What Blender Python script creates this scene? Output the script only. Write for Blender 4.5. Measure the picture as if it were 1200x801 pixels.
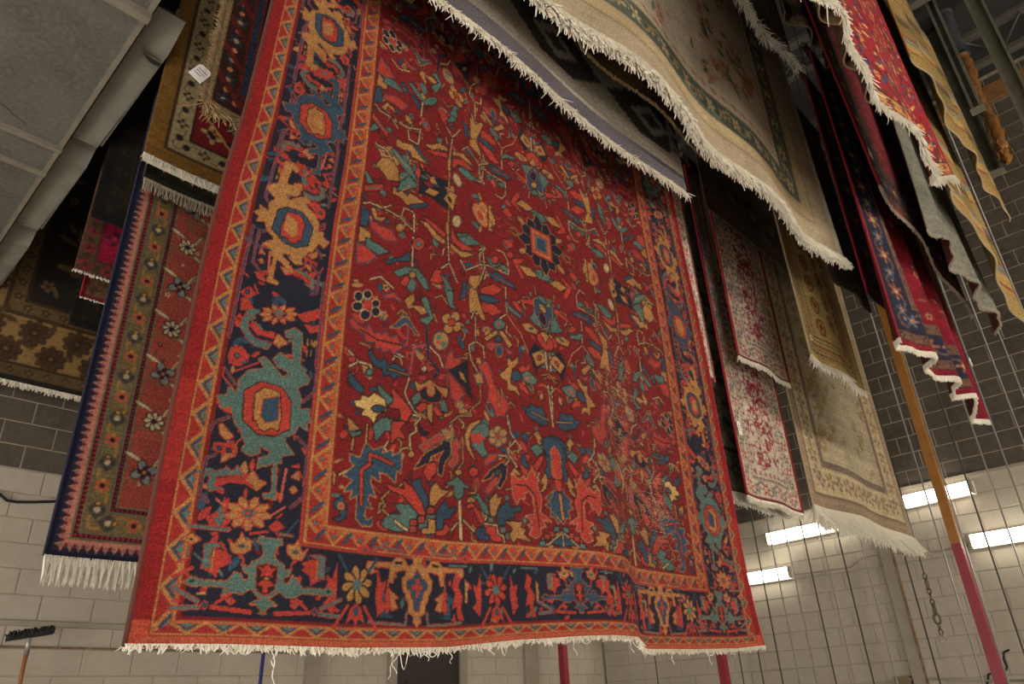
import bpy, math, random
import numpy as np
from math import radians, sin, cos, pi
from mathutils import Matrix, Vector
for o in list(bpy.data.objects): bpy.data.objects.remove(o)
S = bpy.context.scene
COL = S.collection
RNG = np.random.default_rng(7)
random.seed(7)

# ---------------------------------------------------------------- camera
FPX, PITCH, ROLL, YAW = 848.4, radians(26.912), radians(-2.706), radians(43.13)
CAM = np.array([0, 0, 1.6])
_r = np.array([sin(YAW), -cos(YAW), 0]); _fw = np.array([cos(YAW)*cos(PITCH), sin(YAW)*cos(PITCH), sin(PITCH)])
_u = np.cross(_r, _fw)
CR = _r*cos(ROLL) + _u*sin(ROLL); CU = -_r*sin(ROLL) + _u*cos(ROLL); CF = _fw
cd = bpy.data.cameras.new('camera'); cam = bpy.data.objects.new('camera', cd); COL.objects.link(cam)
cd.sensor_width = 36; cd.lens = FPX/1200*36; cd.clip_end = 60; cd.clip_start = .02
cam.matrix_world = Matrix([[CR[0], CU[0], -CF[0], CAM[0]], [CR[1], CU[1], -CF[1], CAM[1]], [CR[2], CU[2], -CF[2], CAM[2]], [0, 0, 0, 1]])
S.camera = cam
# ---------------------------------------------------------------- light
S.view_settings.view_transform = 'Standard'; S.view_settings.look = 'None'; S.view_settings.gamma = 1
S.view_settings.use_curve_mapping = False; S.view_settings.exposure = 0.0
w = bpy.data.worlds.new('world'); S.world = w; w.use_nodes = True
w.node_tree.nodes['Background'].inputs[0].default_value = (1, .95, .88, 1); w.node_tree.nodes['Background'].inputs[1].default_value = .05
def area_light(name, loc, target, sx, sy, power, col):
    l = bpy.data.lights.new(name, 'AREA'); l.shape = 'RECTANGLE'; l.size = sx; l.size_y = sy; l.energy = power; l.color = col
    o = bpy.data.objects.new(name, l); COL.objects.link(o); o.location = loc
    o.rotation_euler = (Vector(target)-Vector(loc)).to_track_quat('-Z', 'Y').to_euler(); return o
area_light('assumed_door_light', (-2.4, -5.9, .98), (-2.0, 0, .98), 4.2, 1.9, 320, (1, .94, .85))      # unseen lamp added at an assumed door opening behind the camera
area_light('added_side_fill', (-4.9, 2.6, .98), (0, 2.9, .98), 4.6, 1.9, 330, (1, .94, .85))           # unseen fill lamp added at an added opening in the side wall

# ---------------------------------------------------------------- helpers
def ray(x, y): return CF*FPX + CR*(x-600) - CU*(y-400.5)
def at_y(x, y, Y): d = ray(x, y); return CAM + d*(Y/d[1])
def at_x(x, y, X): d = ray(x, y); return CAM + d*(X/d[0])
def proj(P):
    d = np.asarray(P, float)-CAM; wz = d@CF
    wz = np.where(wz < .05, .05, wz)
    return 600+FPX*(d@CR)/wz, 400.5-FPX*(d@CU)/wz
def lin(c):
    c = np.asarray(c, float)/255.; return np.where(c <= .04045, c/12.92, ((c+.055)/1.055)**2.4)
def tag(o, label=None, cat=None, group=None, kind=None):
    if label: o['label'] = label
    if cat: o['category'] = cat
    if group: o['group'] = group
    if kind: o['kind'] = kind
    return o
def empty(name, loc):
    o = bpy.data.objects.new(name, None); COL.objects.link(o); o.location = loc; o.empty_display_size = .1; return o
def link(name, me, parent=None, m=None):
    o = bpy.data.objects.new(name, me); COL.objects.link(o)
    if m is not None and not me.materials: me.materials.append(m)
    if parent is not None:
        o.parent = parent
        if parent.type == 'EMPTY' or any(abs(v) > 0 for v in parent.location): o.matrix_parent_inverse = Matrix.Translation(parent.location).inverted()
    return o
class MB:
    def __init__(s): s.v = []; s.f = []; s.smooth = False
    def add(s, vs, fs):
        b = len(s.v); s.v += [tuple(map(float, v)) for v in vs]; s.f += [tuple(b+i for i in f) for f in fs]; return s
    def box(s, a, b):
        x0, y0, z0 = a; x1, y1, z1 = b
        return s.add([(x0,y0,z0),(x1,y0,z0),(x1,y1,z0),(x0,y1,z0),(x0,y0,z1),(x1,y0,z1),(x1,y1,z1),(x0,y1,z1)],
                     [(0,3,2,1),(4,5,6,7),(0,1,5,4),(1,2,6,5),(2,3,7,6),(3,0,4,7)])
    def prism(s, pts, d):
        n = len(pts); d = np.array(d)
        vs = [np.array(p) for p in pts]+[np.array(p)+d for p in pts]
        return s.add(vs, [tuple(range(n))[::-1], tuple(range(n, 2*n))]+[(i, (i+1) % n, n+(i+1) % n, n+i) for i in range(n)])
    def tube(s, pts, r, n=8, caps=True):
        pts = [np.array(p, float) for p in pts]; m = len(pts); rs = r if hasattr(r, '__len__') else [r]*m
        vs = []; fs = []
        for i, p in enumerate(pts):
            t = pts[min(i+1, m-1)]-pts[max(i-1, 0)]; t = t/(np.linalg.norm(t)+1e-9)
            a = np.array([0, 0, 1.]) if abs(t[2]) < .9 else np.array([1., 0, 0])
            e1 = np.cross(t, a); e1 /= np.linalg.norm(e1); e2 = np.cross(t, e1)
            for k in range(n): vs.append(p+rs[i]*(cos(2*pi*k/n)*e1+sin(2*pi*k/n)*e2))
        for i in range(m-1):
            for k in range(n): fs.append((i*n+k, i*n+(k+1) % n, (i+1)*n+(k+1) % n, (i+1)*n+k))
        if caps: fs += [tuple(range(n)), tuple(range((m-1)*n, m*n))[::-1]]
        s.smooth = True
        return s.add(vs, fs)
    def mesh(s, name):
        me = bpy.data.meshes.new(name); me.from_pydata(s.v, [], s.f); me.update()
        if s.smooth:
            for p in me.polygons: p.use_smooth = len(p.vertices) == 4
        return me
    def build(s, name, m, parent=None): return link(name, s.mesh(name), parent, m)

def mat(name, col, rough=.8, metal=0, noise=None, bump=None, emit=None, noise2=None):
    m = bpy.data.materials.new(name); m.use_nodes = True; nt = m.node_tree; b = nt.nodes['Principled BSDF']
    c = (*lin(col), 1); b.inputs['Base Color'].default_value = c; b.inputs['Roughness'].default_value = rough; b.inputs['Metallic'].default_value = metal
    tc = nt.nodes.new('ShaderNodeTexCoord')
    src = None
    for nz in (noise, noise2):
        if nz:
            sc, amt, c2 = nz
            n = nt.nodes.new('ShaderNodeTexNoise'); n.inputs['Scale'].default_value = sc; n.inputs['Detail'].default_value = 5
            geo = nt.nodes.new('ShaderNodeNewGeometry'); nt.links.new(geo.outputs['Position'], n.inputs['Vector'])
            rp = nt.nodes.new('ShaderNodeMapRange'); rp.inputs['From Min'].default_value = .4; rp.inputs['From Max'].default_value = .7
            rp.inputs['To Max'].default_value = amt; nt.links.new(n.outputs['Fac'], rp.inputs['Value'])
            mx = nt.nodes.new('ShaderNodeMix'); mx.data_type = 'RGBA'; mx.inputs['A'].default_value = c; mx.inputs['B'].default_value = (*lin(c2), 1)
            nt.links.new(rp.outputs['Result'], mx.inputs['Factor'])
            if src is not None: nt.links.new(src, mx.inputs['A'])
            src = mx.outputs['Result']
    if src is not None: nt.links.new(src, b.inputs['Base Color'])
    if bump:
        n = nt.nodes.new('ShaderNodeTexNoise'); n.inputs['Scale'].default_value = bump[0]; n.inputs['Detail'].default_value = 4
        geo = nt.nodes.new('ShaderNodeNewGeometry'); nt.links.new(geo.outputs['Position'], n.inputs['Vector'])
        bp = nt.nodes.new('ShaderNodeBump'); bp.inputs['Strength'].default_value = bump[1]; bp.inputs['Distance'].default_value = bump[2]
        nt.links.new(n.outputs['Fac'], bp.inputs['Height']); nt.links.new(bp.outputs['Normal'], b.inputs['Normal'])
    if emit:
        b.inputs['Emission Color'].default_value = (*lin(emit[0]), 1); b.inputs['Emission Strength'].default_value = emit[1]
    return m
def pile_material():
    m = bpy.data.materials.new('wool_pile'); m.use_nodes = True; nt = m.node_tree; b = nt.nodes['Principled BSDF']
    at = nt.nodes.new('ShaderNodeAttribute'); at.attribute_name = 'Col'
    geo = nt.nodes.new('ShaderNodeNewGeometry')
    n = nt.nodes.new('ShaderNodeTexNoise'); n.inputs['Scale'].default_value = 260; n.inputs['Detail'].default_value = 2
    n2 = nt.nodes.new('ShaderNodeTexNoise'); n2.inputs['Scale'].default_value = 5; n2.inputs['Detail'].default_value = 5
    for k in (n, n2): nt.links.new(geo.outputs['Position'], k.inputs['Vector'])
    r1 = nt.nodes.new('ShaderNodeMapRange'); r1.inputs['From Min'].default_value = .3; r1.inputs['From Max'].default_value = .7; r1.inputs['To Min'].default_value = .66; r1.inputs['To Max'].default_value = 1.26
    r2 = nt.nodes.new('ShaderNodeMapRange'); r2.inputs['From Min'].default_value = .3; r2.inputs['From Max'].default_value = .7; r2.inputs['To Min'].default_value = .86; r2.inputs['To Max'].default_value = 1.1
    nt.links.new(n.outputs['Fac'], r1.inputs['Value']); nt.links.new(n2.outputs['Fac'], r2.inputs['Value'])
    mu = nt.nodes.new('ShaderNodeMath'); mu.operation = 'MULTIPLY'; nt.links.new(r1.outputs['Result'], mu.inputs[0]); nt.links.new(r2.outputs['Result'], mu.inputs[1])
    vm = nt.nodes.new('ShaderNodeVectorMath'); vm.operation = 'SCALE'; nt.links.new(at.outputs['Color'], vm.inputs[0]); nt.links.new(mu.outputs[0], vm.inputs['Scale'])
    nt.links.new(vm.outputs[0], b.inputs['Base Color'])
    b.inputs['Roughness'].default_value = .85; b.inputs['Specular IOR Level'].default_value = .25
    bp = nt.nodes.new('ShaderNodeBump'); bp.inputs['Strength'].default_value = .5; bp.inputs['Distance'].default_value = .003
    nt.links.new(n.outputs['Fac'], bp.inputs['Height']); nt.links.new(bp.outputs['Normal'], b.inputs['Normal'])
    return m
PILE = pile_material()
M = dict(
 paint=mat('painted_block', (180, 170, 153), .75, noise=(1.3, .5, (164, 153, 136)), bump=(60, .35, .006), noise2=(14, .25, (154, 140, 120))),
 paint_mortar=mat('painted_mortar', (168, 157, 139), .8, noise=(7, .6, (146, 134, 116)), bump=(60, .35, .006)),
 block=mat('bare_block', (84, 76, 66), .9, noise=(2.2, .8, (62, 56, 49)), bump=(70, .5, .008), noise2=(18, .4, (104, 95, 82))),
 mortar=mat('bare_mortar', (168, 154, 132), .9, noise=(9, .7, (126, 114, 97)), bump=(60, .5, .006)),
 floor=mat('concrete_floor', (196, 188, 174), .6, noise=(2, .6, (170, 162, 150)), bump=(30, .2, .004)),
 deck=mat('dark_roof_deck', (46, 44, 42), .7, noise=(3, .6, (30, 29, 28))),
 joist=mat('joist_steel', (92, 88, 80), .6, noise=(4, .6, (62, 58, 52))),
 wood=mat('ledger_wood', (140, 100, 58), .75, noise=(12, .6, (104, 70, 38))),
 duct=mat('galvanised_duct', (100, 99, 93), .5, .15, noise=(3, .8, (76, 75, 70)), bump=(6, .12, .02), noise2=(40, .35, (134, 132, 123))),
 plate=mat('galvanised_plate', (136, 133, 123), .5, .15, noise=(5, .7, (112, 109, 100)), bump=(6, .12, .02)),
 ductseam=mat('duct_seam', (136, 128, 113), .5, .15, noise=(9, .5, (110, 104, 92))),
 steel=mat('cable_steel', (168, 166, 160), .45, .6), darksteel=mat('cable_dark', (78, 78, 74), .55, .4),
 maroon=mat('maroon_paint', (140, 34, 50), .5, noise=(6, .4, (116, 26, 40))),
 ochre=mat('ochre_paint', (158, 106, 42), .6, noise=(6, .6, (128, 82, 30))),
 post=mat('green_grey_channel', (112, 110, 94), .6, noise=(5, .6, (84, 82, 68))),
 conduit=mat('painted_conduit', (158, 148, 132), .6, noise=(5, .5, (136, 124, 106))),
 rust=mat('rusty_edge', (112, 82, 58), .9, noise=(20, .8, (150, 134, 112))),
 black=mat('black_rubber', (26, 26, 26), .8), bristle=mat('black_bristles', (40, 42, 40), .95, noise=(60, .6, (24, 25, 24))),
 handle=mat('broom_wood', (150, 100, 56), .6, noise=(20, .5, (122, 78, 40))),
 blue=mat('blue_rod', (40, 48, 108), .5), doorm=mat('dark_brown_door', (44, 32, 28), .6, noise=(5, .6, (32, 23, 20))),
 frame=mat('door_frame', (148, 138, 122), .6, noise=(5, .5, (126, 116, 100))),
 housing=mat('fixture_white', (215, 212, 204), .5), tube=mat('fluorescent_lens', (255, 252, 244), .4, emit=((255, 246, 228), 9.0)),
 fill_tube=mat('added_fill_lens', (255, 252, 244), .4, emit=((255, 246, 230), 200.0)),  # strong lens for the fill strips added behind the camera
 capm=mat('fixture_cap', (170, 160, 138), .6, noise=(30, .5, (126, 112, 88))),
 cotton=mat('cotton_fringe', (240, 234, 220), .9, noise=(50, .5, (220, 210, 190))),
 cottonlow=mat('grey_cotton_fringe', (184, 174, 156), .9, noise=(50, .5, (158, 147, 128))),
 cottontan=mat('tan_fringe', (176, 150, 112), .9, noise=(50, .5, (150, 124, 88))),
 binding_red=mat('red_binding', (150, 22, 38), .9, noise=(60, .4, (120, 16, 30))),
 binding_dark=mat('dark_binding', (58, 48, 40), .9), binding_navy=mat('navy_binding', (26, 28, 52), .9), binding_tan=mat('tan_binding', (168, 148, 116), .9),
 tagm=mat('paper_tag', (236, 232, 228), .7), ink=mat('tag_ink', (90, 80, 90), .8), tape=mat('brown_wrap', (168, 116, 62), .35, noise=(25, .7, (108, 68, 34)), bump=(45, .8, .01)),
 greytape=mat('grey_wrap', (84, 86, 90), .5, noise=(20, .5, (58, 60, 64))), chain=mat('chain_steel', (104, 100, 88), .5, .5, noise=(60, .7, (92, 62, 40))),
 brass=mat('brass_box', (120, 108, 78), .5, .3))

# ---------------------------------------------------------------- the room
XW, YW, ZC, X0, Y0 = 9.2, 7.1, 8.55, -5.0, -6.0
def struct(name, mb, m): return tag(mb.build(name, m), kind='structure')
struct('floor', MB().box((X0-.2, Y0-.2, -.15), (XW+.2, YW+.2, 0)), M['floor'])
struct('ceiling', MB().box((X0-.2, Y0-.2, ZC), (XW+.2, YW+.2, ZC+.15)), M['deck'])
wb = MB(); wb.box((X0, Y0-.2, 0), (-4.5, Y0, ZC)).box((-.3, Y0-.2, 0), (XW, Y0, ZC)).box((-4.5, Y0-.2, 1.95), (-.3, Y0, ZC))  # gap is an assumed door opening, made for the unseen lamp there
struct('wall_back', wb, M['block'])
struct('wall_side', MB().box((X0-.2, Y0-.2, 0), (X0, .3, ZC)).box((X0-.2, 4.9, 0), (X0, YW+.2, ZC)).box((X0-.2, .3, 1.95), (X0, 4.9, ZC)), M['block'])  # low gap added for the unseen side fill lamp
ZP = 3.6
def wall(name, axis, zoff):
    """block wall: recessed mortar slab, upper half bare, lower half painted; blocks are children"""
    d = .006
    if axis == 'y':
        lo = MB().box((X0, YW+d, 0), (XW+.2, YW+.2, ZP)); hi = MB().box((X0, YW+d, ZP), (XW+.2, YW+.2, ZC)); L0, L1 = X0, XW
    else:
        lo = MB().box((XW+d, Y0, 0), (XW+.2, YW+d, ZP+zoff)); hi = MB().box((XW+d, Y0, ZP+zoff), (XW+.2, YW+d, ZC)); L0, L1 = Y0, YW
    root = struct(name, lo, M['paint_mortar']); up = link('upper_mortar', hi.mesh('upper_mortar'), root, M['mortar'])
    bl, bh, g = .40, .2, .011
    def shape(m_, p0, l):   # front face chamfered
        c = .0035
        f = lambda a, z, dd: (a, YW+dd, z) if axis == 'y' else (XW+dd, a, z)
        x0, x1, z0, z1 = p0[0]+g/2, p0[0]+l-g/2, p0[1]+g/2, p0[1]+bh-g/2
        vs = [f(x0+c, z0+c, 0), f(x1-c, z0+c, 0), f(x1-c, z1-c, 0), f(x0+c, z1-c, 0), f(x0, z0, c), f(x1, z0, c), f(x1, z1, c), f(x0, z1, c), f(x0, z0, .03), f(x1, z0, .03), f(x1, z1, .03), f(x0, z1, .03)]
        fs = [(0,1,2,3)]+[(i, 4+i, 4+(i+1) % 4, (i+1) % 4) for i in range(4)]+[(4+i, 8+i, 8+(i+1) % 4, 4+(i+1) % 4) for i in range(4)]
        if axis == 'x': fs = [q[::-1] for q in fs]
        m_.add(vs, fs)
    cand = []
    n = int(ZC/bh)
    for k in range(n):
        z = k*bh+zoff
        a = L0-(bl/2 if k % 2 else 0)
        while a < L1:
            s0, s1 = max(a, L0), min(a+bl, L1)
            if s1-s0 > .08:
                c = ((s0+s1)/2, YW, z+bh/2) if axis == 'y' else (XW, (s0+s1)/2, z+bh/2)
                px, py = proj(c); dd = np.array(c)-CAM
                vis = dd@CF > 0 and -25 < px < 1225 and -25 < py < 815 and not (175 < px < 850 and py < 735) and not (px < 330 and py < 425)
                cand.append((0 if vis else 1, float(np.linalg.norm(dd)), s0, s1-s0, z))
            a += bl
    cand.sort()
    base = {}; rest = {0: MB(), 1: MB()}
    for i, (nv, dist, s0, l, z) in enumerate(cand):
        hi_ = int(z+bh/2 > ZP+zoff)
        if nv == 0 and i < 300:
            key = (round(l, 3), hi_)
            if key not in base:
                mb = MB(); shape(mb, (0, 0), l); me = mb.mesh('block'); me.materials.append(M['block'] if hi_ else M['paint']); base[key] = me
            o = link('block', base[key], root); o.location = (s0, random.uniform(-.002, .002), z) if axis == 'y' else (random.uniform(-.002, .002), s0, z)
        else: shape(rest[hi_], (s0, z), l)
    for h in (0, 1):
        if rest[h].v: tag(rest[h].build('block_field', M['block'] if h else M['paint'], root), kind='stuff')
    return root
wall('wall_left', 'y', 0.0)
wall('wall_right', 'x', .1)
# right wall trims
t = MB().box((XW-.03, -3.0, 3.69), (XW+.01, 2.55, 3.72)); struct('trim_1', t, M['conduit'])
t = MB().box((XW-.05, -5.5, 8.12), (XW+.01, 7.0, 8.36)); struct('trim_2', t, M['wood'])
# pilasters on the left wall near the door
for i, (a, b) in enumerate(((4.28, 4.44), (7.5, 7.75))): struct('trim_%d' % (i+3), MB().box((a, YW-.05, 0), (b, YW+.02, ZP)), M['frame'])
# door in the left wall
dr = struct('door_1', MB().box((5.42, YW-.02, .01), (6.36, YW+.03, 2.30)), M['doorm'])
MB().box((5.31, YW-.05, 0), (5.42, YW+.02, 2.41)).box((6.36, YW-.05, 0), (6.47, YW+.02, 2.41)).box((5.42, YW-.05, 2.30), (6.36, YW+.02, 2.41)).build('door_frame', M['frame'], dr)
for zz in (.25, 1.2): MB().box((5.56, YW-.035, zz), (6.22, YW-.015, zz+.75)).build('door_panel', M['doorm'], dr)
MB().tube([(5.5, YW-.02, 1.05), (5.5, YW-.08, 1.05)], .02).tube([(5.5, YW-.075, 1.05), (5.61, YW-.075, 1.05)], .012).build('door_handle', M['steel'], dr)
# roof joists along Y
def joist(x, label):
    mb = MB(); mb.box((x-.06, Y0, ZC-.06), (x+.06, YW, ZC-.001)); mb.box((x-.05, Y0, ZC-.5), (x+.05, YW, ZC-.44))
    r = mb.build('roof_joist', M['joist']); k = 0; y = Y0+.2
    wbm = MB()
    while y < YW-.5: wbm.tube([(x, y, ZC-.06), (x, y+.3, ZC-.45)], .012, 5).tube([(x, y+.3, ZC-.45), (x, y+.6, ZC-.06)], .012, 5); y += .6
    tag(wbm.build('web_bars', M['joist'], r), kind='stuff')
    return tag(r, label, 'joist', 'steel joists under the dark roof')
ORD = ['first', 'second', 'third', 'fourth', 'fifth', 'sixth', 'seventh', 'eighth', 'ninth', 'tenth', 'eleventh', 'twelfth']
for k, x in enumerate((8.35, 6.9, 5.4, 3.9, 2.4)): joist(x, 'open web steel roof joist, %s from the right block wall' % ORD[k])

# ---------------------------------------------------------------- rug drawing: a canvas in metres (u along the hem, v up from the hem)
PAL = dict(r=(128, 23, 25), c=(186, 58, 46), n=(27, 28, 44), y=(182, 128, 70), b=(48, 74, 96), g=(84, 116, 108), w=(206, 172, 122), k=(38, 24, 22), o=(186, 92, 52), d=(108, 20, 22),
           B=(40, 66, 96), p=(196, 120, 100), t=(176, 150, 104), m=(96, 20, 32), W=(226, 218, 200), G=(104, 104, 70), x=(58, 44, 32), q=(128, 116, 96))
def C(c): return np.array(PAL[c] if isinstance(c, str) else c, float)
class Canvas:
    def __init__(s, w, h, res, col):
        s.w, s.h, s.r = w, h, res; s.a = np.empty((int(h/res)+2, int(w/res)+2, 3), np.float32); s.a[:] = C(col)
        s.H, s.W = s.a.shape[:2]
        s.u, s.v = np.meshgrid(np.arange(s.W)*res, np.arange(s.H)*res)
    def _bb(s, x0, x1, y0, y1):
        i0, i1 = max(int(x0/s.r), 0), min(int(x1/s.r)+2, s.W); j0, j1 = max(int(y0/s.r), 0), min(int(y1/s.r)+2, s.H)
        return (slice(j0, j1), slice(i0, i1)) if i1 > i0 and j1 > j0 else None
    def line(s, pts, wd, col, closed=False):
        pts = np.asarray(pts, float); c = C(col)
        if closed: pts = np.vstack([pts, pts[:1]])
        for a, b in zip(pts[:-1], pts[1:]):
            bb = s._bb(min(a[0], b[0])-wd, max(a[0], b[0])+wd, min(a[1], b[1])-wd, max(a[1], b[1])+wd)
            if bb is None: continue
            U, V = s.u[bb], s.v[bb]; d = b-a; L = d@d+1e-12
            t = np.clip(((U-a[0])*d[0]+(V-a[1])*d[1])/L, 0, 1)
            s.a[bb][(U-a[0]-t*d[0])**2+(V-a[1]-t*d[1])**2 < wd*wd/4] = c
    def poly(s, pts, col, out=None):
        pts = np.asarray(pts, float)
        if out: s.line(pts, out[1], out[0], True)
        bb = s._bb(pts[:, 0].min(), pts[:, 0].max(), pts[:, 1].min(), pts[:, 1].max())
        if bb is None: return
        U, V = s.u[bb], s.v[bb]; ins = np.zeros(U.shape, bool)
        for (x0, y0), (x1, y1) in zip(pts, np.roll(pts, -1, 0)):
            if y0 == y1: continue
            ins ^= ((y0 > V) != (y1 > V)) & (U < (x1-x0)*(V-y0)/(y1-y0)+x0)
        s.a[bb][ins] = C(col)
    def ell(s, x, y, rx, ry, col, rot=0, out=None):
        if out: s.ell(x, y, rx+out[1], ry+out[1], out[0], rot)
        m = max(rx, ry); bb = s._bb(x-m, x+m, y-m, y+m)
        if bb is None: return
        U, V = s.u[bb]-x, s.v[bb]-y; cc, ss = cos(rot), sin(rot)
        s.a[bb][((U*cc+V*ss)/rx)**2+((-U*ss+V*cc)/ry)**2 < 1] = C(col)
    def rect(s, x0, y0, x1, y1, col):
        bb = s._bb(x0, x1, y0, y1)
        if bb is not None: s.a[bb] = C(col)
    def flower(s, x, y, r, pc, cc, n=6, rot=0, oc=None):
        for k in range(n):
            a = rot+2*pi*k/n; s.ell(x+r*.6*cos(a), y+r*.6*sin(a), r*.40, r*min(.30, 1.75/n), pc, a, (oc, r*.1) if oc else None)
        s.ell(x, y, r*.3, r*.3, cc)
    def leaf(s, x, y, l, wd, rot, col, oc=None, serr=0):
        n = 5; P = []
        for k in range(n*2+1):
            t = k/(n*2); hw = wd*sin(pi*min(t*.9+.08, 1))**.8*(1+(.35*serr if k % 2 else -.2*serr)); P.append((t-.5, hw))
        pts = P+[(a, -b) for a, b in P[::-1]]
        ca, sa = cos(rot), sin(rot)
        s.poly([(x+a*l*ca-b*sa, y+a*l*sa+b*ca) for a, b in pts], col, (oc, wd*.35) if oc else None)
    def stripe(s, mask, fn): s.a[mask] = fn
def frame_bands(cv, bands, inset=0, sides='lrb', sk=1.):
    """concentric bands; each (width, base colour, motif(a, b, w) -> list of (mask, colour))"""
    big = 9e9
    dl = cv.u if 'l' in sides else cv.u*0+big; drr = cv.w-cv.u if 'r' in sides else cv.u*0+big; db = cv.v if 'b' in sides else cv.u*0+big
    side = np.minimum(dl, drr)/sk; d = np.minimum(side, db); along = np.where(side < db, cv.v, cv.u)
    o = inset
    for wd, base, motif in bands:
        m = (d >= o) & (d < o+wd); cv.a[m] = C(base)
        if motif:
            a = along[m]; b = (d[m]-o)/wd; sub = cv.a[m]
            for mk, c in motif(a, b, wd): sub[mk] = C(c)
            cv.a[m] = sub
        o += wd
    return d >= o, o
def tri(x): return np.abs((x % 1)-.5)*2
def m_zig(p, c1, c2=None, th=.18):
    def f(a, b, w):
        z = tri(a/p); r = [(np.abs(z-b) < th, c1)]
        if c2: r = [(z > b, c2)]+r
        return r
    return f
def m_dots(p, r, c, ph=0):
    def f(a, b, w): return [((((a/p+ph) % 1)-.5)**2*p*p+((b-.5)*w)**2 < r*r, c)]
    return f
def m_flow(p, r, pc, cc, n=6, ph=0):
    def f(a, b, w):
        x = (((a/p+ph) % 1)-.5)*p; y = (b-.5)*w; th = np.arctan2(y, x); R = np.hypot(x, y)
        return [(R < r*(.68+.32*np.cos(n*th)), pc), (R < r*.33, cc)]
    return f
def m_scroll(p, c, th=.16, amp=.3):
    def f(a, b, w): return [(np.abs(b-.5-amp*np.sin(2*pi*a/p)) < th, c)]
    return f
def m_many(*fs):
    def f(a, b, w):
        r = []
        for g in fs: r += g(a, b, w)
        return r
    return f
def m_edge(c, th=.12):
    def f(a, b, w): return [((b < th) | (b > 1-th), c)]
    return f
def m_diag(p, c, duty=.4):
    def f(a, b, w): return [(((a+b*w)/p) % 1 < duty, c)]
    return f
def m_saw(p, c):
    def f(a, b, w): return [(np.round(tri(a/p)*4)/4*.62+.08 > b, c)]
    return f

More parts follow.
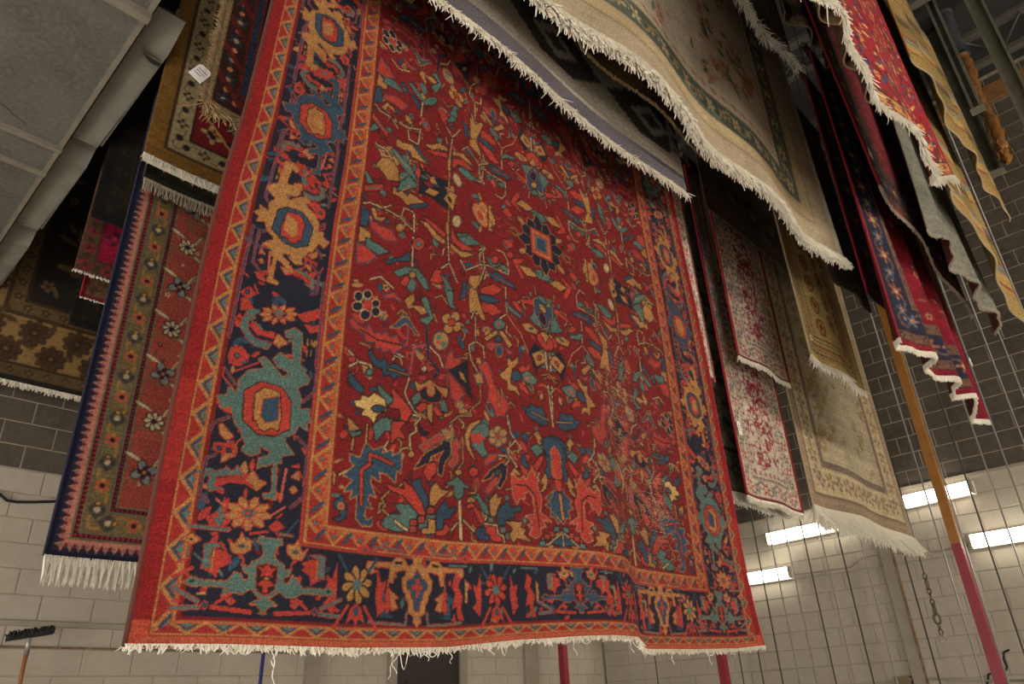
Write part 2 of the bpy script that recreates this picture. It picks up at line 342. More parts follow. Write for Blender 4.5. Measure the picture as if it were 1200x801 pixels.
# ---------------------------------------------------------------- rug geometry
def as_fn(v):
    if callable(v): return v
    if np.isscalar(v): return lambda q: np.zeros_like(np.asarray(q, float))+v
    xs, ys = zip(*sorted(v)); return lambda q: np.interp(q, xs, ys)
class Rug:
    def __init__(s, Y, xl, xr, zb, ztop, ripple=None, hem=None, fade=.8):
        s.Y, s.zb, s.ztop, s.fade = Y, zb, ztop, fade; s.xl, s.xr = as_fn(xl), as_fn(xr)
        s.W = float(s.xr(zb+.3)-s.xl(zb+.3)); s.ripple = ripple or (lambda u, v: u*0); s.hem = as_fn(hem if hem is not None else 0.)
    def pt(s, fs, v):
        """fs 0..1 along the hem, v metres above the hem"""
        fs, v = np.broadcast_arrays(np.asarray(fs, float), np.asarray(v, float))
        z = s.zb+v+s.hem(fs)*np.exp(-np.maximum(v, -.2)/s.fade); xl, xr = s.xl(z), s.xr(z); x = xl+fs*(xr-xl)
        return np.stack([x, s.Y+s.ripple(fs*s.W, v), z], -1)
    def inv(s, px, py):
        """picture point -> (u, v) on the cloth, for reading the woven pattern off the photograph"""
        y = s.Y
        for _ in range(5):
            P = at_y(px, py, y); f = .5; v = P[2]-s.zb
            xl, xr = float(s.xl(P[2])), float(s.xr(P[2])); f = (P[0]-xl)/(xr-xl)
            for _ in range(4): v = P[2]-s.zb-float(s.hem(f))*math.exp(-max(v, -.2)/s.fade)
            y = s.Y+float(s.ripple(np.array(f*s.W), np.array(v)))
        return f*s.W, v
    def spacing(s, step, hvis):
        def dens(P, lo):
            px, py = proj(P); d = np.hypot(np.diff(px), np.diff(py)); d = np.minimum(d, 40)
            mx, my = (px[1:]+px[:-1])/2, (py[1:]+py[:-1])/2
            inside = (mx > -30) & (mx < 1230) & (my > -30) & (my < 831)
            return np.where(inside, d, d*.04+.02)
        t = np.linspace(0, 1, 400)
        du = np.max([dens(s.pt(t, v), 0) for v in (.02, hvis*.35, hvis*.7)], 0)
        dv = np.max([dens(s.pt(f, t*hvis), 0) for f in (.02, .35, .7, .98)], 0)
        def inv(d):
            c = np.concatenate([[0], np.cumsum(d)]); n = int(np.clip(c[-1]/step, 8, 700)); return np.interp(np.linspace(0, c[-1], n), c, t)
        return inv(du), inv(dv)*hvis
    def build(s, name, cv, step, hvis, back=(90, 74, 56), thick=.009, noise=.10, parent=None, hidden=None, post=None):
        fu, vv = s.spacing(step, hvis); nu = len(fu)
        top = s.ztop-s.zb
        if top > hvis+.05: vv = np.concatenate([vv, np.linspace(hvis, top, 7)[1:]])
        nv = len(vv)
        F, V = np.meshgrid(fu, vv); P = s.pt(F, V)
        # colour: bilinear sample of the canvas, blurred where the cloth is coarser than the canvas
        A = cv.a; A1 = A.copy()
        A1[1:-1, 1:-1] = (A[:-2, 1:-1]+A[2:, 1:-1]+A[1:-1, :-2]+A[1:-1, 2:]+2*A[1:-1, 1:-1])/6
        gi = np.clip(F*cv.w/cv.r, 0, cv.W-1.001); gj = np.clip(V/cv.r, 0, cv.H-1.001)
        i0, j0 = gi.astype(int), gj.astype(int); a, b = (gi-i0)[..., None], (gj-j0)[..., None]
        def samp(T): return (T[j0, i0]*(1-a)+T[j0, i0+1]*a)*(1-b)+(T[j0+1, i0]*(1-a)+T[j0+1, i0+1]*a)*b
        gap = np.gradient(fu)*s.W/cv.r
        k = np.clip((gap-.8)/1.2, 0, 1)[None, :, None]
        col = samp(A)*(1-k)+samp(A1)*k
        if post is not None: col = post(col, F*s.W, V)
        col = col*(1+RNG.normal(0, noise, col.shape[:2])[..., None])*(1+RNG.normal(0, .03, (nv, 1, 1)))
        col = lin(np.clip(col, 2, 250))
        P[..., 1] += RNG.normal(0, .0008, P.shape[:2])
        idx = np.arange(nu*nv).reshape(nv, nu)
        q = np.stack([idx[:-1, :-1], idx[:-1, 1:], idx[1:, 1:], idx[1:, :-1]], -1).reshape(-1, 4)
        # rim and coarse backing
        ju = np.unique(np.linspace(0, nu-1, min(nu, 60)).astype(int)); jv = np.unique(np.linspace(0, nv-1, min(nv, 60)).astype(int))
        Bk = P[np.ix_(jv, ju)].copy(); Bk[..., 1] += thick
        nb = nu*nv; bi = nb+np.arange(len(ju)*len(jv)).reshape(len(jv), len(ju))
        qb = np.stack([bi[:-1, :-1], bi[1:, :-1], bi[1:, 1:], bi[:-1, 1:]], -1).reshape(-1, 4)
        rim = []
        def edge(fr, bk): 
            for k in range(len(bk)-1): rim.append((fr[k], bk[k], bk[k+1], fr[k+1]))
        edge(idx[0, ju], bi[0]); edge(idx[-1, ju][::-1], bi[-1][::-1]); edge(idx[jv, 0][::-1], bi[:, 0][::-1]); edge(idx[jv, -1], bi[:, -1])
        allv = np.concatenate([P.reshape(-1, 3), Bk.reshape(-1, 3)]).astype(np.float32)
        faces = np.concatenate([q, qb, np.array(rim)]).astype(np.int32)
        me = bpy.data.meshes.new(name); me.vertices.add(len(allv)); me.vertices.foreach_set('co', allv.ravel())
        me.loops.add(len(faces)*4); me.loops.foreach_set('vertex_index', faces.ravel())
        me.polygons.add(len(faces)); me.polygons.foreach_set('loop_start', np.arange(len(faces), dtype=np.int32)*4)
        me.polygons.foreach_set('use_smooth', np.ones(len(faces), bool)); me.update(calc_edges=True)
        ca = me.attributes.new('Col', 'FLOAT_COLOR', 'POINT')
        cb = np.tile(lin(back), (bi.size, 1))
        rgba = np.ones((len(allv), 4), np.float32); rgba[:, :3] = np.concatenate([col.reshape(-1, 3), cb]); ca.data.foreach_set('color', rgba.ravel())
        me.validate()
        s.obj = link(name, me, parent, PILE)
        return s.obj
    def fringe(s, m, length=.05, gap=.008, rad=.002, jit=.25, layers=1, f0=0., f1=1., v0=.004, name='fringe', lenvar=.35, lean=0., clump=0, band=0.):
        n = max(int(s.W*(f1-f0)/gap), 2); mb_v = []; mb_f = []
        for L in range(layers):
            fs = np.linspace(f0, f1, n)+RNG.normal(0, gap*.3/s.W, n); fs = np.clip(fs, f0, f1)
            P0 = s.pt(fs, np.full(n, v0)); P0[:, 1] += .004-.004*L+RNG.normal(0, .002, n)
            ln = length*(1+RNG.uniform(-lenvar, lenvar*.6, n))*(1+lenvar*.5*np.sin(fs*s.W*9+L)*np.sin(fs*s.W*31+2*L))
            dx = RNG.normal(lean, jit, n); dy = RNG.normal(-.05*L, jit*.7, n)
            if clump:
                ph = (fs*s.W/clump) % 1; dx += (0.5-ph)*clump/length*1.1
            dx2 = dx+RNG.normal(0, jit*.9, n); dy2 = dy+RNG.normal(0, jit*.7, n)
            ts = (0, .4, .75, 1.); rr = (1, 1.05, .9, .35)
            rings = []
            for t, r_ in zip(ts, rr):
                c = P0.copy(); c[:, 0] += ln*(dx*t+(dx2-dx)*t*t); c[:, 1] += ln*(dy*t+(dy2-dy)*t*t); c[:, 2] -= ln*t
                for k in range(3):
                    q = c.copy(); q[:, 0] += rad*r_*cos(2*pi*k/3); q[:, 1] += rad*r_*sin(2*pi*k/3); rings.append(q)
            R = np.stack(rings, 1)                    # n, 12, 3
            b0 = len(mb_v)*0+sum(len(x) for x in mb_v); mb_v.append(R.reshape(-1, 3))
            base = b0+np.arange(n)[:, None]*12
            for seg in range(3):
                for k in range(3):
                    mb_f.append(np.concatenate([base+seg*3+k, base+seg*3+(k+1) % 3, base+seg*3+3+(k+1) % 3, base+seg*3+3+k], 1))
        V = np.concatenate(mb_v); Fc = np.concatenate(mb_f)
        vs = V.tolist(); fc = Fc.tolist()
        if band:
            ff = np.linspace(f0, f1, 60); lo = s.pt(ff, np.full(60, -band)); hi = s.pt(ff, np.full(60, .002)); lo[:, 1] -= .002; hi[:, 1] -= .002
            b = len(vs); vs += lo.tolist()+hi.tolist(); fc += [(b+i, b+i+1, b+61+i, b+60+i) for i in range(59)]
            lo[:, 1] += .006; hi[:, 1] += .006; b = len(vs); vs += lo.tolist()+hi.tolist(); fc += [(b+60+i, b+61+i, b+i+1, b+i) for i in range(59)]
        me = bpy.data.meshes.new(name); me.from_pydata(vs, [], fc); me.update()
        return tag(link(name, me, s.obj, m), kind='stuff')
    def binding(s, m, side, rad=.008, h=None, v0=0.):
        h = h or s.ztop-s.zb; vv = np.linspace(v0, h, 50); f = 0 if side == 'l' else 1
        P = s.pt(np.full(50, f), vv); P[:, 1] += .003
        return MB().tube(P, rad, 6).build('edge_binding', m, s.obj)
    def hem_binding(s, m, rad=.008, v=0.):
        ff = np.linspace(0, 1, 80); P = s.pt(ff, np.full(80, v)); P[:, 1] += .003
        return MB().tube(P, rad, 6).build('hem_binding', m, s.obj)
    def hang(s):
        """the pole the cloth is clamped to and its two hoist cables"""
        P0, P1 = s.pt(0., s.ztop-s.zb), s.pt(1., s.ztop-s.zb); y = s.Y+.02; z = s.ztop
        MB().tube([(P0[0]-.08, y, z), (P1[0]+.08, y, z)], .024, 10).build('hanging_pole', M['post'], s.obj)
        for f in (.12, .88):
            x = P0[0]+f*(P1[0]-P0[0]); MB().tube([(x, y, z), (x, y, ZC)], .004, 5).build('hoist_cable', M['steel'], s.obj)
    def tagcard(s, f, v, wd=.05, h=.07, rot=.3, label='white paper price tag'):
        P = s.pt(f, v); x, y, z = P[0], P[1]-.02, P[2]
        ca, sa = cos(rot), sin(rot); R = lambda a, b: (x+a*ca-b*sa, y-.004*abs(a)/wd, z+a*sa+b*ca)
        mb = MB(); mb.prism([R(-wd/2, -h), R(wd/2, -h), R(wd/2, -.012), R(wd*.3, 0), R(-wd*.3, 0), R(-wd/2, -.012)], (0, -.0015, 0))
        o = tag(mb.build('price_tag', M['tagm'], s.obj), label)
        ln = MB()
        for k in range(3):
            a0 = R(-wd*.36, -h*(.35+.17*k)); a1 = R(wd*(.36-.15*(k == 2)), -h*(.35+.17*k)); ln.prism([a0, a1, (a1[0], a1[1], a1[2]+.003), (a0[0], a0[1], a0[2]+.003)], (0, -.003, 0))
        ln.build('printed_line', M['ink'], o)
        return o
def waves(*ws):
    """ripple: sum of (amplitude, wavelength, phase, decay height)"""
    def f(u, v):
        r = np.zeros_like(np.asarray(u, float)+np.asarray(v, float))
        for A, L, ph, dec in ws: r = r+A*np.sin(2*pi*u/L+ph)*np.exp(-np.maximum(v, 0)/dec)
        return r
    return f

# ---------------------------------------------------------------- the big red carpet
def hero_ripple(u, v):
    X = u+.62; e = np.exp(-np.maximum(v, 0)/1.1)
    return (-.045*np.exp(-((X-2.27)/.25)**2)+.014*np.sin(2.3*X+.5)-.02*np.exp(-((X-.9)/.3)**2))*e+.018*np.tanh((X-2.47)/.03)*np.exp(-np.maximum(v, 0)/.55)*np.exp(-((X-2.47)/.3)**2)-.03*np.exp(-((X-3.5)/.1)**2)*np.exp(-np.maximum(v, 0)/.25)
_bx = [(.621, 1.755), (.814, 1.758), (1.161, 1.757), (1.513, 1.766), (1.802, 1.793), (2.1, 1.812), (2.248, 1.818), (2.43, 1.818), (2.50, 1.792), (2.561, 1.784), (2.94, 1.791), (3.3, 1.802), (3.509, 1.818)]
H = Rug(1.75, [(1.755, .621), (2.24, .627), (2.756, .64), (3.07, .658), (3.36, .687), (3.87, .716), (4.5, .74)], [(1.7, 3.505), (1.9, 3.495), (2.2, 3.49), (2.64, 3.49), (3.2, 3.485), (3.55, 3.469), (4.07, 3.43), (4.4, 3.416)],
        1.79, 5.15, hero_ripple, hem=[((x-.621)/2.888, z-1.79) for x, z in _bx], fade=1.1)
HW = H.W; hc = Canvas(HW, 2.75, .0022, 'r')
SB = (.042, .055, .29, .078); BB = (.022, .034, .192, .062)          # band widths at the sides and along the hem
SW, BW = sum(SB), sum(BB)
UC = HW/2; VC = 3.45-1.79
# ---- field pattern: outlines read off the lower left quarter, then mirrored to the other three
TILE = dict(A=(390, 480, .2122), B=(540, 490, .2122), D=(400, 330, .2122), E=(550, 330, .2122), G=(410, 170, .2122), H=(560, 170, .2122))
def px_of(t, pts): ox, oy, k = TILE[t]; return [H.inv(ox+x*k, oy+y*k) for x, y in pts]
Q = []      # (kind, points, colour, extra)
_T = 'A'
def P(col, *xy, o='k'): Q.append(('p', px_of(_T, list(zip(xy[::2], xy[1::2]))), col, o))
def Ln(col, wd, *xy, o='k'): Q.append(('l', px_of(_T, list(zip(xy[::2], xy[1::2]))), col, (wd*.2122*.0030, o)))
def El(col, x, y, rx, ry, o='k'): P(col, *[q for k in range(10) for q in (x+rx*cos(k*pi/5), y+ry*sin(k*pi/5))], o=o)
def Sq(col, x, y, r=16, o='k'): P(col, x-r, y-r, x+r, y-r, x+r, y+r, x-r, y+r, o=o)
# random small fill first, so that traced figures cover it
rf = random.Random(3)
def fill():
    for k in range(420):
        u = rf.uniform(SW, UC); v = rf.uniform(BW, VC); c = rf.choice('ccdgbycdycgdb'); a = rf.uniform(0, pi)
        kind = rf.random()
        if kind < .45: Q.append(('leaf', (u, v, rf.uniform(.02, .055), rf.uniform(.004, .010), a), c, 'k'))
        elif kind < .6: Q.append(('fl', (u, v, rf.uniform(.010, .020)), c, rf.choice('ybn')))
        elif kind < .8:
            w1 = rf.uniform(.02, .04); b = a+rf.choice((-1.3, 1.2)); Q.append(('l', [(u, v), (u+w1*cos(a), v+w1*sin(a)), (u+w1*cos(a)+w1*cos(b), v+w1*sin(a)+w1*sin(b))], rf.choice('wyc'), (.006, 'k')))
        else: Q.append(('leaf', (u, v, rf.uniform(.03, .06), .012, a), c, rf.choice('kb')))
fill()
_T = 'A'
Ln('y', 12, 115, 150, 105, 220); Ln('y', 12, 190, 80, 185, 175)
P('b', 185,185,225,225,280,205,270,245,330,225,325,260,380,230,375,350,350,330,345,400,290,350,255,340,260,395,215,360,205,400,235,480,205,460,190,500,215,545,180,530,175,590,190,610,215,595,215,635,165,640,130,600,135,470,95,490,115,440,65,450,110,385,60,360,120,310,95,280,95,245,150,265, o='y')
Ln('c', 16, 155,520,160,330,205,300,205,245,270,270,330,300, o='k')
P('y', 80,35,150,105,90,120); P('g', 65,85,95,125,160,115,155,130,110,150,75,110)
P('g', 220,90,270,45,330,40,325,110,285,120,240,170); P('c', 325,70,400,60,430,30,370,110,400,160,355,150,320,185)
P('c', 480,200,590,130,610,155,500,225, o='g'); P('c', 655,170,685,165,690,280,660,320,640,300,665,260, o='g')
P('n', 450,325,510,240,600,190,610,165,650,180,650,250,620,280,600,365,580,350,590,270,620,220,540,255,530,290, o='y'); P('y', 600,115,630,105,670,140,635,165, o='g')
P('c', 520,295,570,295,570,340,530,395,500,345)
P('b', 420,370,440,395,480,380,490,420,525,480,520,560,490,530,450,430); P('c', 300,410,400,440,390,390,440,430,490,510,510,580,460,570,440,530,390,470,310,440)
P('y', 540,435,570,400,600,440,640,450,590,490,560,530,535,520); P('g', 265,630,310,575,380,580,340,520,420,520,465,570,460,620,430,660,350,670,290,650); Ln('w', 14, 345,615,410,665)
P('g', 520,580,570,580,560,610,520,620,520,650,480,660,475,630,510,625); P('y', 530,600,565,610,565,680,495,685,495,655,530,655)
for x, y in ((540,555),(490,605),(445,625),(445,660)): Sq('c', x, y); Sq('b', x, y, 5, o=None)
P('b', 580,550,620,500,640,545,680,540,640,600,610,600,605,660,570,665,575,600); P('c', 570,670,605,665,620,630,650,660,620,690,570,695)
Ln('w', 9, 708,600,655,665); Ln('w', 9, 712,600,790,680); Ln('w', 20, 700,505,708,710); P('g', 620,410,690,370,760,440,720,425,720,470,690,495,670,470,670,420); P('y', 675,345,695,315,715,345,690,365)
P('b', 5,510,50,475,70,540,70,600,30,615,0,600,45,590,40,550,10,540); Sq('c', 45, 530, 12, o='y')
Ln('y', 9, 310,450,270,490,290,530,250,570); Ln('y', 9, 275,550,310,585)
Ln('w', 10, 445,0,430,20,490,45,455,60,460,120,425,140,430,245); El('y', 433, 245, 16, 18)
Ln('w', 9, 645,95,690,30,765,20,755,0); Ln('w', 9, 690,40,725,80,715,100); P('n', 475,80,500,120,530,125,505,145,480,120); P('y', 520,0,550,10,550,85,515,40); Ln('y', 9, 715,150,720,290,695,320); El('c', 775, 335, 24, 24)
_T = 'B'
P('y', 20,90,50,30,110,5,100,30,60,60,45,110,50,160,85,235,60,210,25,140); P('g', 60,70,90,40,130,25,155,60,150,100,120,110,130,160,150,200,120,215,90,180,60,150); P('c', 50,80,90,85,110,65,110,95,145,115,110,120,115,150,85,135,60,140, o=None)
for k in range(6): El('y', 205+33*cos(k*pi/3+.5), 100+36*sin(k*pi/3+.5), 20, 21, o='b')
El('c', 205, 100, 13, 14, o=None)
P('c', 130,240,160,200,215,195,190,225,140,255, o='b'); El('c', 70, 295, 25, 25)
P('n', 120,345,160,290,230,245,255,260,250,330,220,380,200,375,225,320,225,285,180,300,160,330, o='y'); P('c', 175,340,205,320,200,360,150,420,130,400, o='b'); P('b', 195,280,220,285,205,320,190,305)
Ln('w', 9, 265,0,275,80,335,170); Ln('w', 9, 305,120,262,165,265,235,245,255); Ln('w', 9, 270,205,310,265,300,275)
P('c', 310,210,345,180,385,215,370,235); P('b', 330,95,350,80,375,100,360,135); P('b', 335,200,355,195,360,240,380,260,360,275,335,250); P('y', 270,310,295,275,330,305,320,315,300,300,280,320)
P('y', 400,85,425,70,440,100,460,130,430,150,420,110); P('g', 385,160,420,140,455,180,420,210); P('c', 400,260,440,210,455,205,450,240,420,290); P('y', 465,300,480,340,470,390,450,410,440,400,460,370,440,350)
P('b', 440,125,500,95,525,100,520,130,510,120,450,140); El('b', 522, 175, 60, 68); P('b', 460,200,480,240,470,290,478,330,495,330,495,220)
P('b', 535,400,510,400,470,440,490,460,470,480,500,500,495,540,520,545,537,580,560,545,595,520,585,490,595,470,575,440,560,410, o='y'); Ln('y', 20, 530,420,535,550)
P('c', 496,190,520,155,545,190,540,310,525,335,505,310, o='y'); P('c', 512,340,545,340,545,400,515,400)
P('c', 280,310,300,315,320,345,350,320,360,345,395,280,410,320,430,335,420,370,445,440,440,520,500,570,450,560,470,600,440,600,445,640,420,660,380,640,400,600,375,590,400,570,360,540,410,530,400,440,380,400,350,410,355,440,325,440,310,470,290,430, o='t')
Ln('k', 8, 310,365,360,370,410,420,430,560,435,600, o=None)
P('g', 50,420,85,430,95,410,110,440,150,490,155,540,120,510,95,450); P('y', 160,450,195,410,205,440,230,430,210,480,190,540,165,540); P('b', 210,500,260,455,275,490,335,490,330,510,285,520,300,545,250,560,240,590,205,590,200,540)
P('c', 30,480,60,465,100,510,130,570,130,590,100,570,70,490,40,500); P('c', 130,590,195,595,195,640,225,640,225,680,180,675,150,640,125,630); Ln('w', 9, 130,580,200,590,205,635,235,650,240,685)
for x, y in ((165,560),(232,615),(262,650)): Sq('g', x, y, 15); Sq('c', x, y, 5, o=None)
P('y', 245,570,340,570,330,600,360,615,350,640,390,680,310,660,290,690,270,640,290,610); P('B', 80,630,110,600,140,610,130,640,160,650,150,675,100,665)
P('b', 485,690,548,632,640,695,560,705); Ln('w', 9, 470,700,548,626,645,710); Ln('w', 8, 552,640,560,705)
for i, (x, y) in enumerate(((500,640),(530,610),(460,665),(450,690),(478,652))): Sq('cg'[i % 2], x, y, 14)
_T = 'D'
for x, y, a, b in ((95,80,22,26),(90,135,28,24),(145,70,22,22),(190,120,20,20),(190,165,22,24),(132,183,26,26)): El('n', x, y, a, b, o='w')
Sq('c', 145, 125, 22, o=None)
P('c', 45,215,65,195,90,240,140,265,150,235,180,280,230,290,245,275,270,310,310,295,320,335,350,350,290,400,270,370,230,390,220,360,190,370,190,330,140,330,130,290,60,250, o='B'); Ln('k', 5, 100,260,200,320,340,350, o=None)
P('b', 150,395,165,375,190,420,225,440,235,420,260,460,300,450,355,490,360,520,310,520,290,540,270,510,235,520,225,480,180,460,160,425); Ln('y', 9, 260,480,370,515)
Ln('c', 12, 355,190,370,270,360,350, o='B'); P('b', 290,240,340,200,370,200,410,270,430,295,415,295,360,225,310,255,270,250, o='y')
Ln('w', 11, 40,380,95,440,45,465); Ln('w', 11, 95,440,160,460,175,500); El('g', 155,500,18,18); El('c', 60,428,20,16)
P('b', 40,495,80,540,120,580,120,620,80,595,45,560)
P('d', 250,695,330,705,310,760,250,745); P('g', 200,560,240,605,290,650,300,700,250,670,210,610); P('c', 275,580,330,640,370,690,390,720,360,770,330,760,320,700,260,690,290,660)
P((226,184,112), 70,660,110,650,115,625,150,640,180,615,240,650,250,710,200,730,180,780,150,745,110,735,130,700,85,690); El('b', 205, 700, 35, 18)
P('y', 350,100,400,65,405,100,385,130,470,140,480,170,440,180,400,140,370,150); P('g', 440,100,470,80,510,200,470,240,430,205,490,190)
Ln('n', 10, 470,250,480,420,540,490,510,530, o='b'); Ln('c', 16, 465,350,400,360,380,500, o='B')
for k in range(4): El('y', 610+34*cos(k*pi/2+.6), 225+38*sin(k*pi/2+.6), 25, 28)
Sq('c', 610, 225, 16)
El('y', 550, 325, 42, 50, o='b'); El('g', 540, 305, 16, 14, o=None); El('g', 562, 345, 16, 16, o=None); El('c', 535, 335, 10, 10, o=None); Ln('w', 12, 490,360,540,410,560,470)
P('c', 590,400,610,380,620,430,660,420,650,470,570,480, o='b'); P('c', 590,500,640,560,680,620,660,640,640,680,610,640,600,560, o='b'); P('n', 600,490,695,440,700,540,725,660,680,580); P('y', 650,490,675,510,690,560,660,530); El('y', 655, 680, 18, 20, o='g')
P('c', 440,670,410,700,440,720,475,700,470,670); P('c', 510,680,540,700,560,740,530,740,510,710); P('y', 475,680,505,670,500,785,475,740); P('g', 385,640,430,610,440,650,400,680); P('g', 540,660,570,650,590,720,550,710)
P('y', 405,545,440,570,490,540,530,575,590,590,580,640,545,620,520,590,460,590,420,600); P('n', 430,605,470,580,520,580,555,620,545,660,500,668,445,650, o='c'); El('y', 495, 602, 20, 28, o='c')
P('c', 430,510,500,490,520,480,460,440,480,480,455,500); El('w', 458, 480, 14, 14)
Ln('w', 9, 375,530,350,610,370,660,400,710,440,750,405,790); Ln('w', 9, 740,190,742,330,705,350,715,430,760,510); Ln('w', 9, 745,330,785,360,790,420); Ln('y', 9, 765,570,770,660,710,710,720,740,650,740,600,780); P('y', 730,510,770,505,785,560,750,560, o='b')
P('g', 590,10,620,70,615,130,640,150,600,140,570,40); P('c', 230,80,290,60,330,110,290,85,240,90, o='b'); P('b', 650,100,690,80,690,0,675,0,665,60)
_T = 'E'
P('c', 60,40,130,10,185,45,130,75,60,60); P('c', 70,110,140,130,180,170,130,185,70,160); P('b', 60,70,120,80,170,110,110,115,60,100); P('y', 0,40,50,0,40,60,60,120,90,215,70,210,40,160,0,170)
P('y', 80,310,150,265,155,290,95,325); P('y', 160,270,180,270,240,350,220,365); El('g', 165, 235, 32, 28); El('c', 165, 235, 10, 10, o=None); P('c', 90,350,120,330,150,350,120,380, o='b'); El('b', 160, 315, 16, 18); El('b', 165, 380, 18, 34, o='y'); P('c', 190,360,240,390,220,400, o='b')
P('c', 270,480,300,460,310,480,335,440,330,490,290,500); P('c', 270,550,310,575,340,640,310,610,280,590); P('g', 290,510,320,490,380,545,350,570,300,550); El('y', 322, 533, 10, 8, o='c')
P('y', 170,510,215,470,210,420,235,440,270,415,270,450,235,480,225,560,260,580,285,640,250,600,215,600,210,550,170,520); El('b', 258, 520, 26, 28)
Ln('w', 9, 200,30,200,110,210,175,165,205); Ln((220,120,80), 10, 210,180,240,230,285,290,325,390)
P('c', 230,100,260,150,300,180,270,120); P('g', 195,90,230,140,290,190,280,200,220,160)
P('g', 340,190,370,150,395,200,400,260,370,240,330,200); P('y', 290,230,330,230,380,270,370,290,310,270); El('b', 342, 258, 16, 8, o=None)
P('b', 380,110,410,130,437,100,478,150,480,220,447,280,410,240,400,190,380,160, o='y'); El('y', 434, 160, 18, 18); El('n', 438, 218, 18, 30, o='c'); El('g', 432, 112, 22, 16)
P('c', 395,300,440,280,480,330,485,360,445,390,400,350); P('y', 415,295,440,290,462,305,440,345)
P('n', 330,390,365,340,390,370,410,380,360,420,380,470,370,500,350,440); P('y', 345,400,400,375,430,440,375,465); El('c', 388, 420, 10, 10, o='k'); P('g', 390,372,410,370,415,395); P('g', 390,470,420,455,420,480)
Ln('w', 14, 447,400,450,490, o='b'); P('y', 400,545,440,505,495,550,470,535,440,530); Ln('w', 12, 456,580,462,800); Ln('w', 9, 456,625,415,570); El('c', 445, 530, 10, 12)
P('b', 290,680,330,700,340,670,370,695,400,690,430,760,430,790,390,790,370,770,330,745); Ln('y', 9, 345,720,440,765)
P('c', 50,470,90,440,120,490,130,560,170,620,200,650,220,690,190,740,150,740,130,680,100,650,110,590,90,520, o='b'); Ln('y', 9, 158,590,165,690); Ln('w', 9, 210,735,215,790); P('c', 375,600,405,600,415,650,390,660); El('y', 398, 632, 10, 20); P('c', 270,100,360,95,370,130,300,120)
_T = 'G'
P('y', 155,10,230,5,280,60,270,110,230,130,180,80); Ln('w', 8, 130,110,190,140,230,125); P('g', 280,0,330,70,380,140,330,150,290,60); Ln('y', 8, 300,20,340,100, o=None); P('g', 215,170,300,150,380,160,330,205,230,195); Ln('y', 8, 250,180,340,180, o=None)
P('n', 390,120,440,160,545,205,530,300,480,250,440,200,385,190); P('y', 420,160,470,190,495,240,440,205); P('y', 520,235,570,225,590,330,550,310); El('n', 552, 265, 12, 14, o=None)
P('g', 75,120,110,170,130,210,100,210); P('c', 80,220,185,215,185,245,80,255); Ln('g', 10, 100,238,165,232, o=None)
P('b', 65,330,110,370,95,440,60,440); P('y', 55,445,120,490,110,520,75,530,50,535); P('g', 90,510,150,545,220,590,160,605,90,560); P('c', 110,410,170,450,230,470,260,530,190,520,120,450, o='b'); P('c', 40,540,90,560,150,620,100,640,40,650, o='b'); El('y', 278, 455, 24, 22)
P('y', 115,345,140,350,150,395,200,400,180,420,140,410)
P('y', 240,230,280,250,320,285,330,265,420,320,340,340,320,330,270,280,235,270); P('b', 330,330,430,320,420,340,340,350)
Ln('w', 10, 75,320,110,315,190,350,275,395,350,470); Ln('w', 11, 355,370,355,480); Ln('w', 9, 285,390,300,345,350,370); Ln('w', 12, 350,510,345,680); Ln('w', 8, 190,345,230,330)
P('c', 395,390,450,420,530,490,520,510); P('y', 390,420,430,430,480,490,530,530,520,545,470,520,430,460); P('c', 560,450,590,520,690,580,620,580,560,520); P('y', 555,540,600,580,690,605,620,620,560,570)
Ln('y', 12, 545,330,545,420); Ln('y', 24, 540,430,540,490); Ln('w', 9, 540,500,548,650,505,680); Ln('w', 9, 548,650,595,760); Ln('w', 9, 510,610,520,570)
Ln('w', 9, 715,30,740,120,730,180); P('g', 590,485,650,490,710,540,650,540,600,510); P('g', 600,115,650,130,720,210,660,190); El('c', 380, 545, 34, 34); El('g', 380, 545, 13, 13, o='b'); P('b', 190,630,230,635,280,620,330,590,330,640,260,640,210,660)
El('g', 340, 770, 24, 34, o='b'); P('g', 240,700,310,670,370,680,420,740,440,800,410,790,350,700,270,725); El('y', 345, 715, 18, 18); Ln('w', 10, 110,740,170,725,240,790); P('c', 280,760,310,720,330,740,310,780)
Ln('w', 9, 715,580,720,660,800,675); Ln('w', 9, 720,660,640,690,610,635); Ln('w', 9, 715,580,745,560); Ln('w', 9, 725,670,770,720); P('y', 660,720,735,720,720,760,690,795,655,760); P('c', 470,690,510,690,500,720,550,730,490,765,440,750); P('g', 500,710,530,740,570,800,540,800)
El('w', 590, 420, 22, 30, o='g'); El('y', 720, 360, 40, 46, o='c'); El('c', 720, 360, 18, 20, o=None)
_T = 'H'
P('b', 60,705,100,700,200,770,210,795,90,745); Ln('c', 8, 95,725,180,775, o=None); P('c', 190,630,250,625,255,640,225,660,260,740,240,740); P('y', 225,660,290,680,330,730,270,720); P('g', 320,690,350,690,370,740,420,745,390,760,340,730); Ln('w', 9, 0,545,40,570,10,600,10,660,60,665,170,715,165,640,140,590,105,578); P('g', 45,610,80,660,140,655,90,675,60,650); El('c', 95, 632, 18, 20)
P('y', 60,400,90,380,95,420,70,455,85,480,60,470); Ln('c', 9, 100,440,170,480,215,510); P('c', 140,520,180,525,200,560,165,570)
_rr = random.Random(77)
def rough(pts, step=.009, j=.0016):
    """hand knotted outline: short steps with a little jitter"""
    r = []
    for (a, b), (c, d) in zip(pts, pts[1:]+pts[:1]):
        n = max(int(math.hypot(c-a, d-b)/step), 1)
        for k in range(n): t = k/n; r.append((a+(c-a)*t+(_rr.uniform(-j, j) if k else 0), b+(d-b)*t+(_rr.uniform(-j, j) if k else 0)))
    return r
